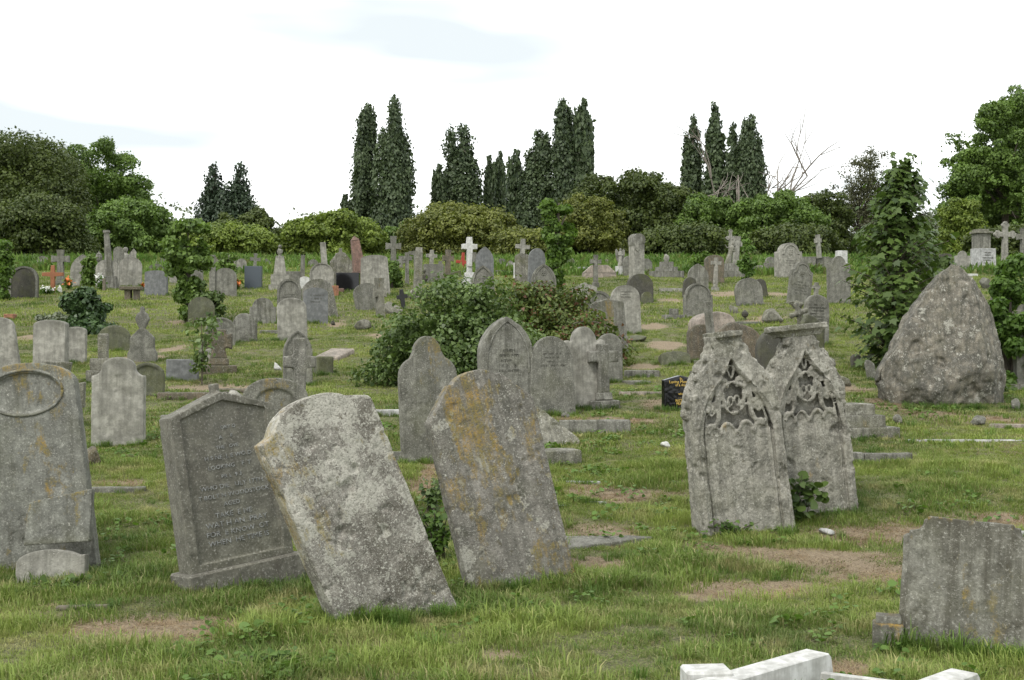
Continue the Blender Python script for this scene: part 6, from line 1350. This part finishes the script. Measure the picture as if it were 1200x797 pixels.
tree(392, 248, 64, 72, 'wide domed yellow green chestnut left of the tallest poplars', L_['olive'], n=34000, leaf=.25, seed=10, group=G2, clumps=130, cr=.16, hole=(.5, -.35))
pop = lambda px, top, hw, Y, lab, key, seed, n=15000, leaf=.36: tree(px, top, hw, Y, lab, L_['poplar'], 'poplar_tree', 'tree', G1, 'poplar', n, leaf, seed, key=key, rot=seed * 1.7, hole=(.45, -.42))
pop(430, 126, 19, 135, 'tall poplar, left one of the leftmost close pair', 'pA', 11, 36000); pop(463, 119, 22, 132, 'tall dense poplar, right one of the leftmost close pair', 'pB', 12, 42000)
pop(405, 229, 11, 135, 'short young poplar at the foot of the leftmost pair', 'pC', 13, 16000)
pop(514, 194, 10, 138, 'small poplar left of the broad middle one', 'pC', 14); pop(541, 151, 24, 140, 'broad poplar clump standing above the brownish tree', 'pB', 15)
pop(574, 184, 9, 142, 'slim poplar, first of the slim pair beside the broad clump', 'pC', 16); pop(586, 179, 9, 143, 'slim poplar, second of the slim pair beside the broad clump', 'pC', 17)
pop(605, 177, 12, 138, 'single narrow poplar in the gap before the tallest group', 'pC', 18); pop(631, 156, 20, 136, 'mid height poplar leading the tallest group', 'pA', 19)
pop(660, 120, 19, 134, 'tallest poplar above the big dark chestnut', 'pA', 20); pop(683, 118, 14, 133, 'tall poplar closing the tallest group on its right', 'pC', 21)
tree(545, 237, 78, 75, 'broad olive brown tree behind the white marble cross', L_['brownish'], n=36000, leaf=.25, seed=22, group=G2, clumps=130, cr=.16)
tree(480, 258, 36, 78, 'small round green tree between the leftmost poplars and the brownish tree', L_['mid'], n=12000, leaf=.25, seed=23, group=G2)
tree(738, 200, 98, 80, 'big dark chestnut behind the scroll topped pillar', L_['chestnut'], n=52000, leaf=.26, seed=24, group=G2, clumps=170, cr=.14, hole=(.5, -.3))
tree(690, 225, 50, 74, 'lighter chestnut lobe in front of the big dark chestnut', L_['brownish'], n=20000, leaf=.24, seed=25, group=G2, clumps=80, cr=.2)
tree(830, 228, 48, 76, 'green tree right of the big dark chestnut', L_['mid'], n=20000, leaf=.24, seed=26, group=G2, clumps=90, cr=.18)
tree(902, 222, 62, 74, 'spreading green tree with drooping boughs behind the rosette headstone', L_['mid'], n=32000, leaf=.24, seed=27, group=G2, clumps=110, cr=.16, hole=(.5, -.2))
tree(962, 222, 38, 88, 'dark tree right of the spreading green one', L_['chestnut'], n=16000, leaf=.25, seed=28, group=G2)
pop(812, 138, 12, 124, 'slim poplar, leftmost of the right hand four', 'pD', 29, 22000); pop(837, 124, 14, 122, 'tallest poplar of the right hand four', 'pD', 30)
pop(860, 147, 12, 121, 'third poplar of the right hand four, behind the dead tree', 'pD', 31); pop(881, 138, 16, 120, 'thick poplar, rightmost of the right hand four', 'pA', 32)
tree(1012, 170, 42, 100, 'thin leaved airy tree outlined against the sky behind the sycamore', L_['airy'], n=22000, leaf=.17, seed=33, group=G2, kind='airy', clumps=110, cr=.24, hole=(1.1, -.2))
tree(1178, 108, 78, 78, 'very large green tree rising at the right edge', L_['mid'], n=50000, leaf=.25, seed=34, group=G2, clumps=150, cr=.15, hole=(.45, -.22))
tree(1212, 95, 60, 84, 'tree beyond the right edge behind the very large one', L_['mid'], n=20000, leaf=.28, seed=39, group=G2, clumps=80, cr=.2)
tree(1128, 232, 30, 70, 'upright yellow green tree below the very large right hand one', L_['olive'], n=14000, leaf=.22, seed=35, group=G2, clumps=70, cr=.24)
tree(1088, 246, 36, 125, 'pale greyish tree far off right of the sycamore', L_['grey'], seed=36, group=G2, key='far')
tree(1045, 255, 50, 90, 'dull green tree behind the young sycamore', L_['mid'], n=14000, leaf=.26, seed=37, group=G2)
tree(1180, 262, 50, 62, 'dark understorey tree behind the white marble memorial', L_['chestnut'], n=18000, leaf=.22, seed=38, group=G2)
tree(930, 262, 60, 66, 'low dark tree behind the leaning pale cross', L_['chestnut'], n=18000, leaf=.22, seed=40, group=G2); tree(800, 262, 60, 68, 'low dark tree behind the stepped tomb', L_['chestnut'], n=18000, leaf=.22, seed=41, group=G2)
tree(48, 226, 62, 66, 'low dark tree behind the grey and orange crosses', L_['chestnut'], n=18000, leaf=.22, seed=42, group=G2); tree(620, 268, 50, 66, 'low dark tree behind the ivy grown trunk', L_['brownish'], n=14000, leaf=.22, seed=43, group=G2)
# distant wood closing the gaps
rng = np.random.default_rng(50); C = []
for i in range(420):
    xx = rng.uniform(-150, 150); s = rng.uniform(2.2, 4); yy = rng.uniform(165, 185); C.append([xx, yy, 7 + rng.uniform(1, 12) * (1 + .2*math.sin(xx*.07)), s, s, s*.8])
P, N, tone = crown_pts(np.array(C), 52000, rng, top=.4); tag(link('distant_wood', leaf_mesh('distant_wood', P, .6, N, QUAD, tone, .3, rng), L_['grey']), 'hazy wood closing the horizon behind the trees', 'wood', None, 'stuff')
# bare dead tree in front of the right-hand poplars
x, Y, z = place(868, 92); H = top_h(x, Y, 168); root = empty('dead_tree', (x, Y, z)); tag(root, 'bare dead tree with bleached branches reaching right before the poplars', 'tree'); bm = bmesh.new(); rr = random.Random(9)
def branch(p, d, L_1, r, depth):
    pts = [Vector(p)]; d = Vector(d).normalized()
    for i in range(4):
        d = (d + Vector((rr.gauss(0, .16), rr.gauss(0, .12), rr.gauss(.03, .12)))).normalized(); pts.append(pts[-1] + d * L_1 / 4)
    b_tube(bm, pts, [r, r*.85, r*.68, r*.5, r*.32], 5)
    if depth:
        for i in range(4 if depth > 1 else 3):
            q = pts[rr.choice((1, 2, 3, 4))]; branch(q, d + Vector((rr.gauss(0, .7), rr.gauss(0, .4), rr.gauss(.1, .4))), L_1 * rr.uniform(.45, .65), r*.5, depth - 1)
for ax, L_1 in ((.75, 1.0), (.35, 1.0), (.05, .9), (-.35, .85), (-.6, .7), (.95, .75)): branch((ax*.5, 0, H*.12), (ax, rr.gauss(0, .2), 1.05), H * L_1 * .78, .13, 2)
link('branches', bm_mesh(bm, 'branches'), M['deadbark'], root)
bm = bmesh.new(); b_tube(bm, [(0, 0, -.3), (0, 0, H*.1), (.2, 0, H*.2)], [.4, .32, .22], 8); link('trunk', bm_mesh(bm, 'trunk'), M['deadbark'], root)
build_grass()
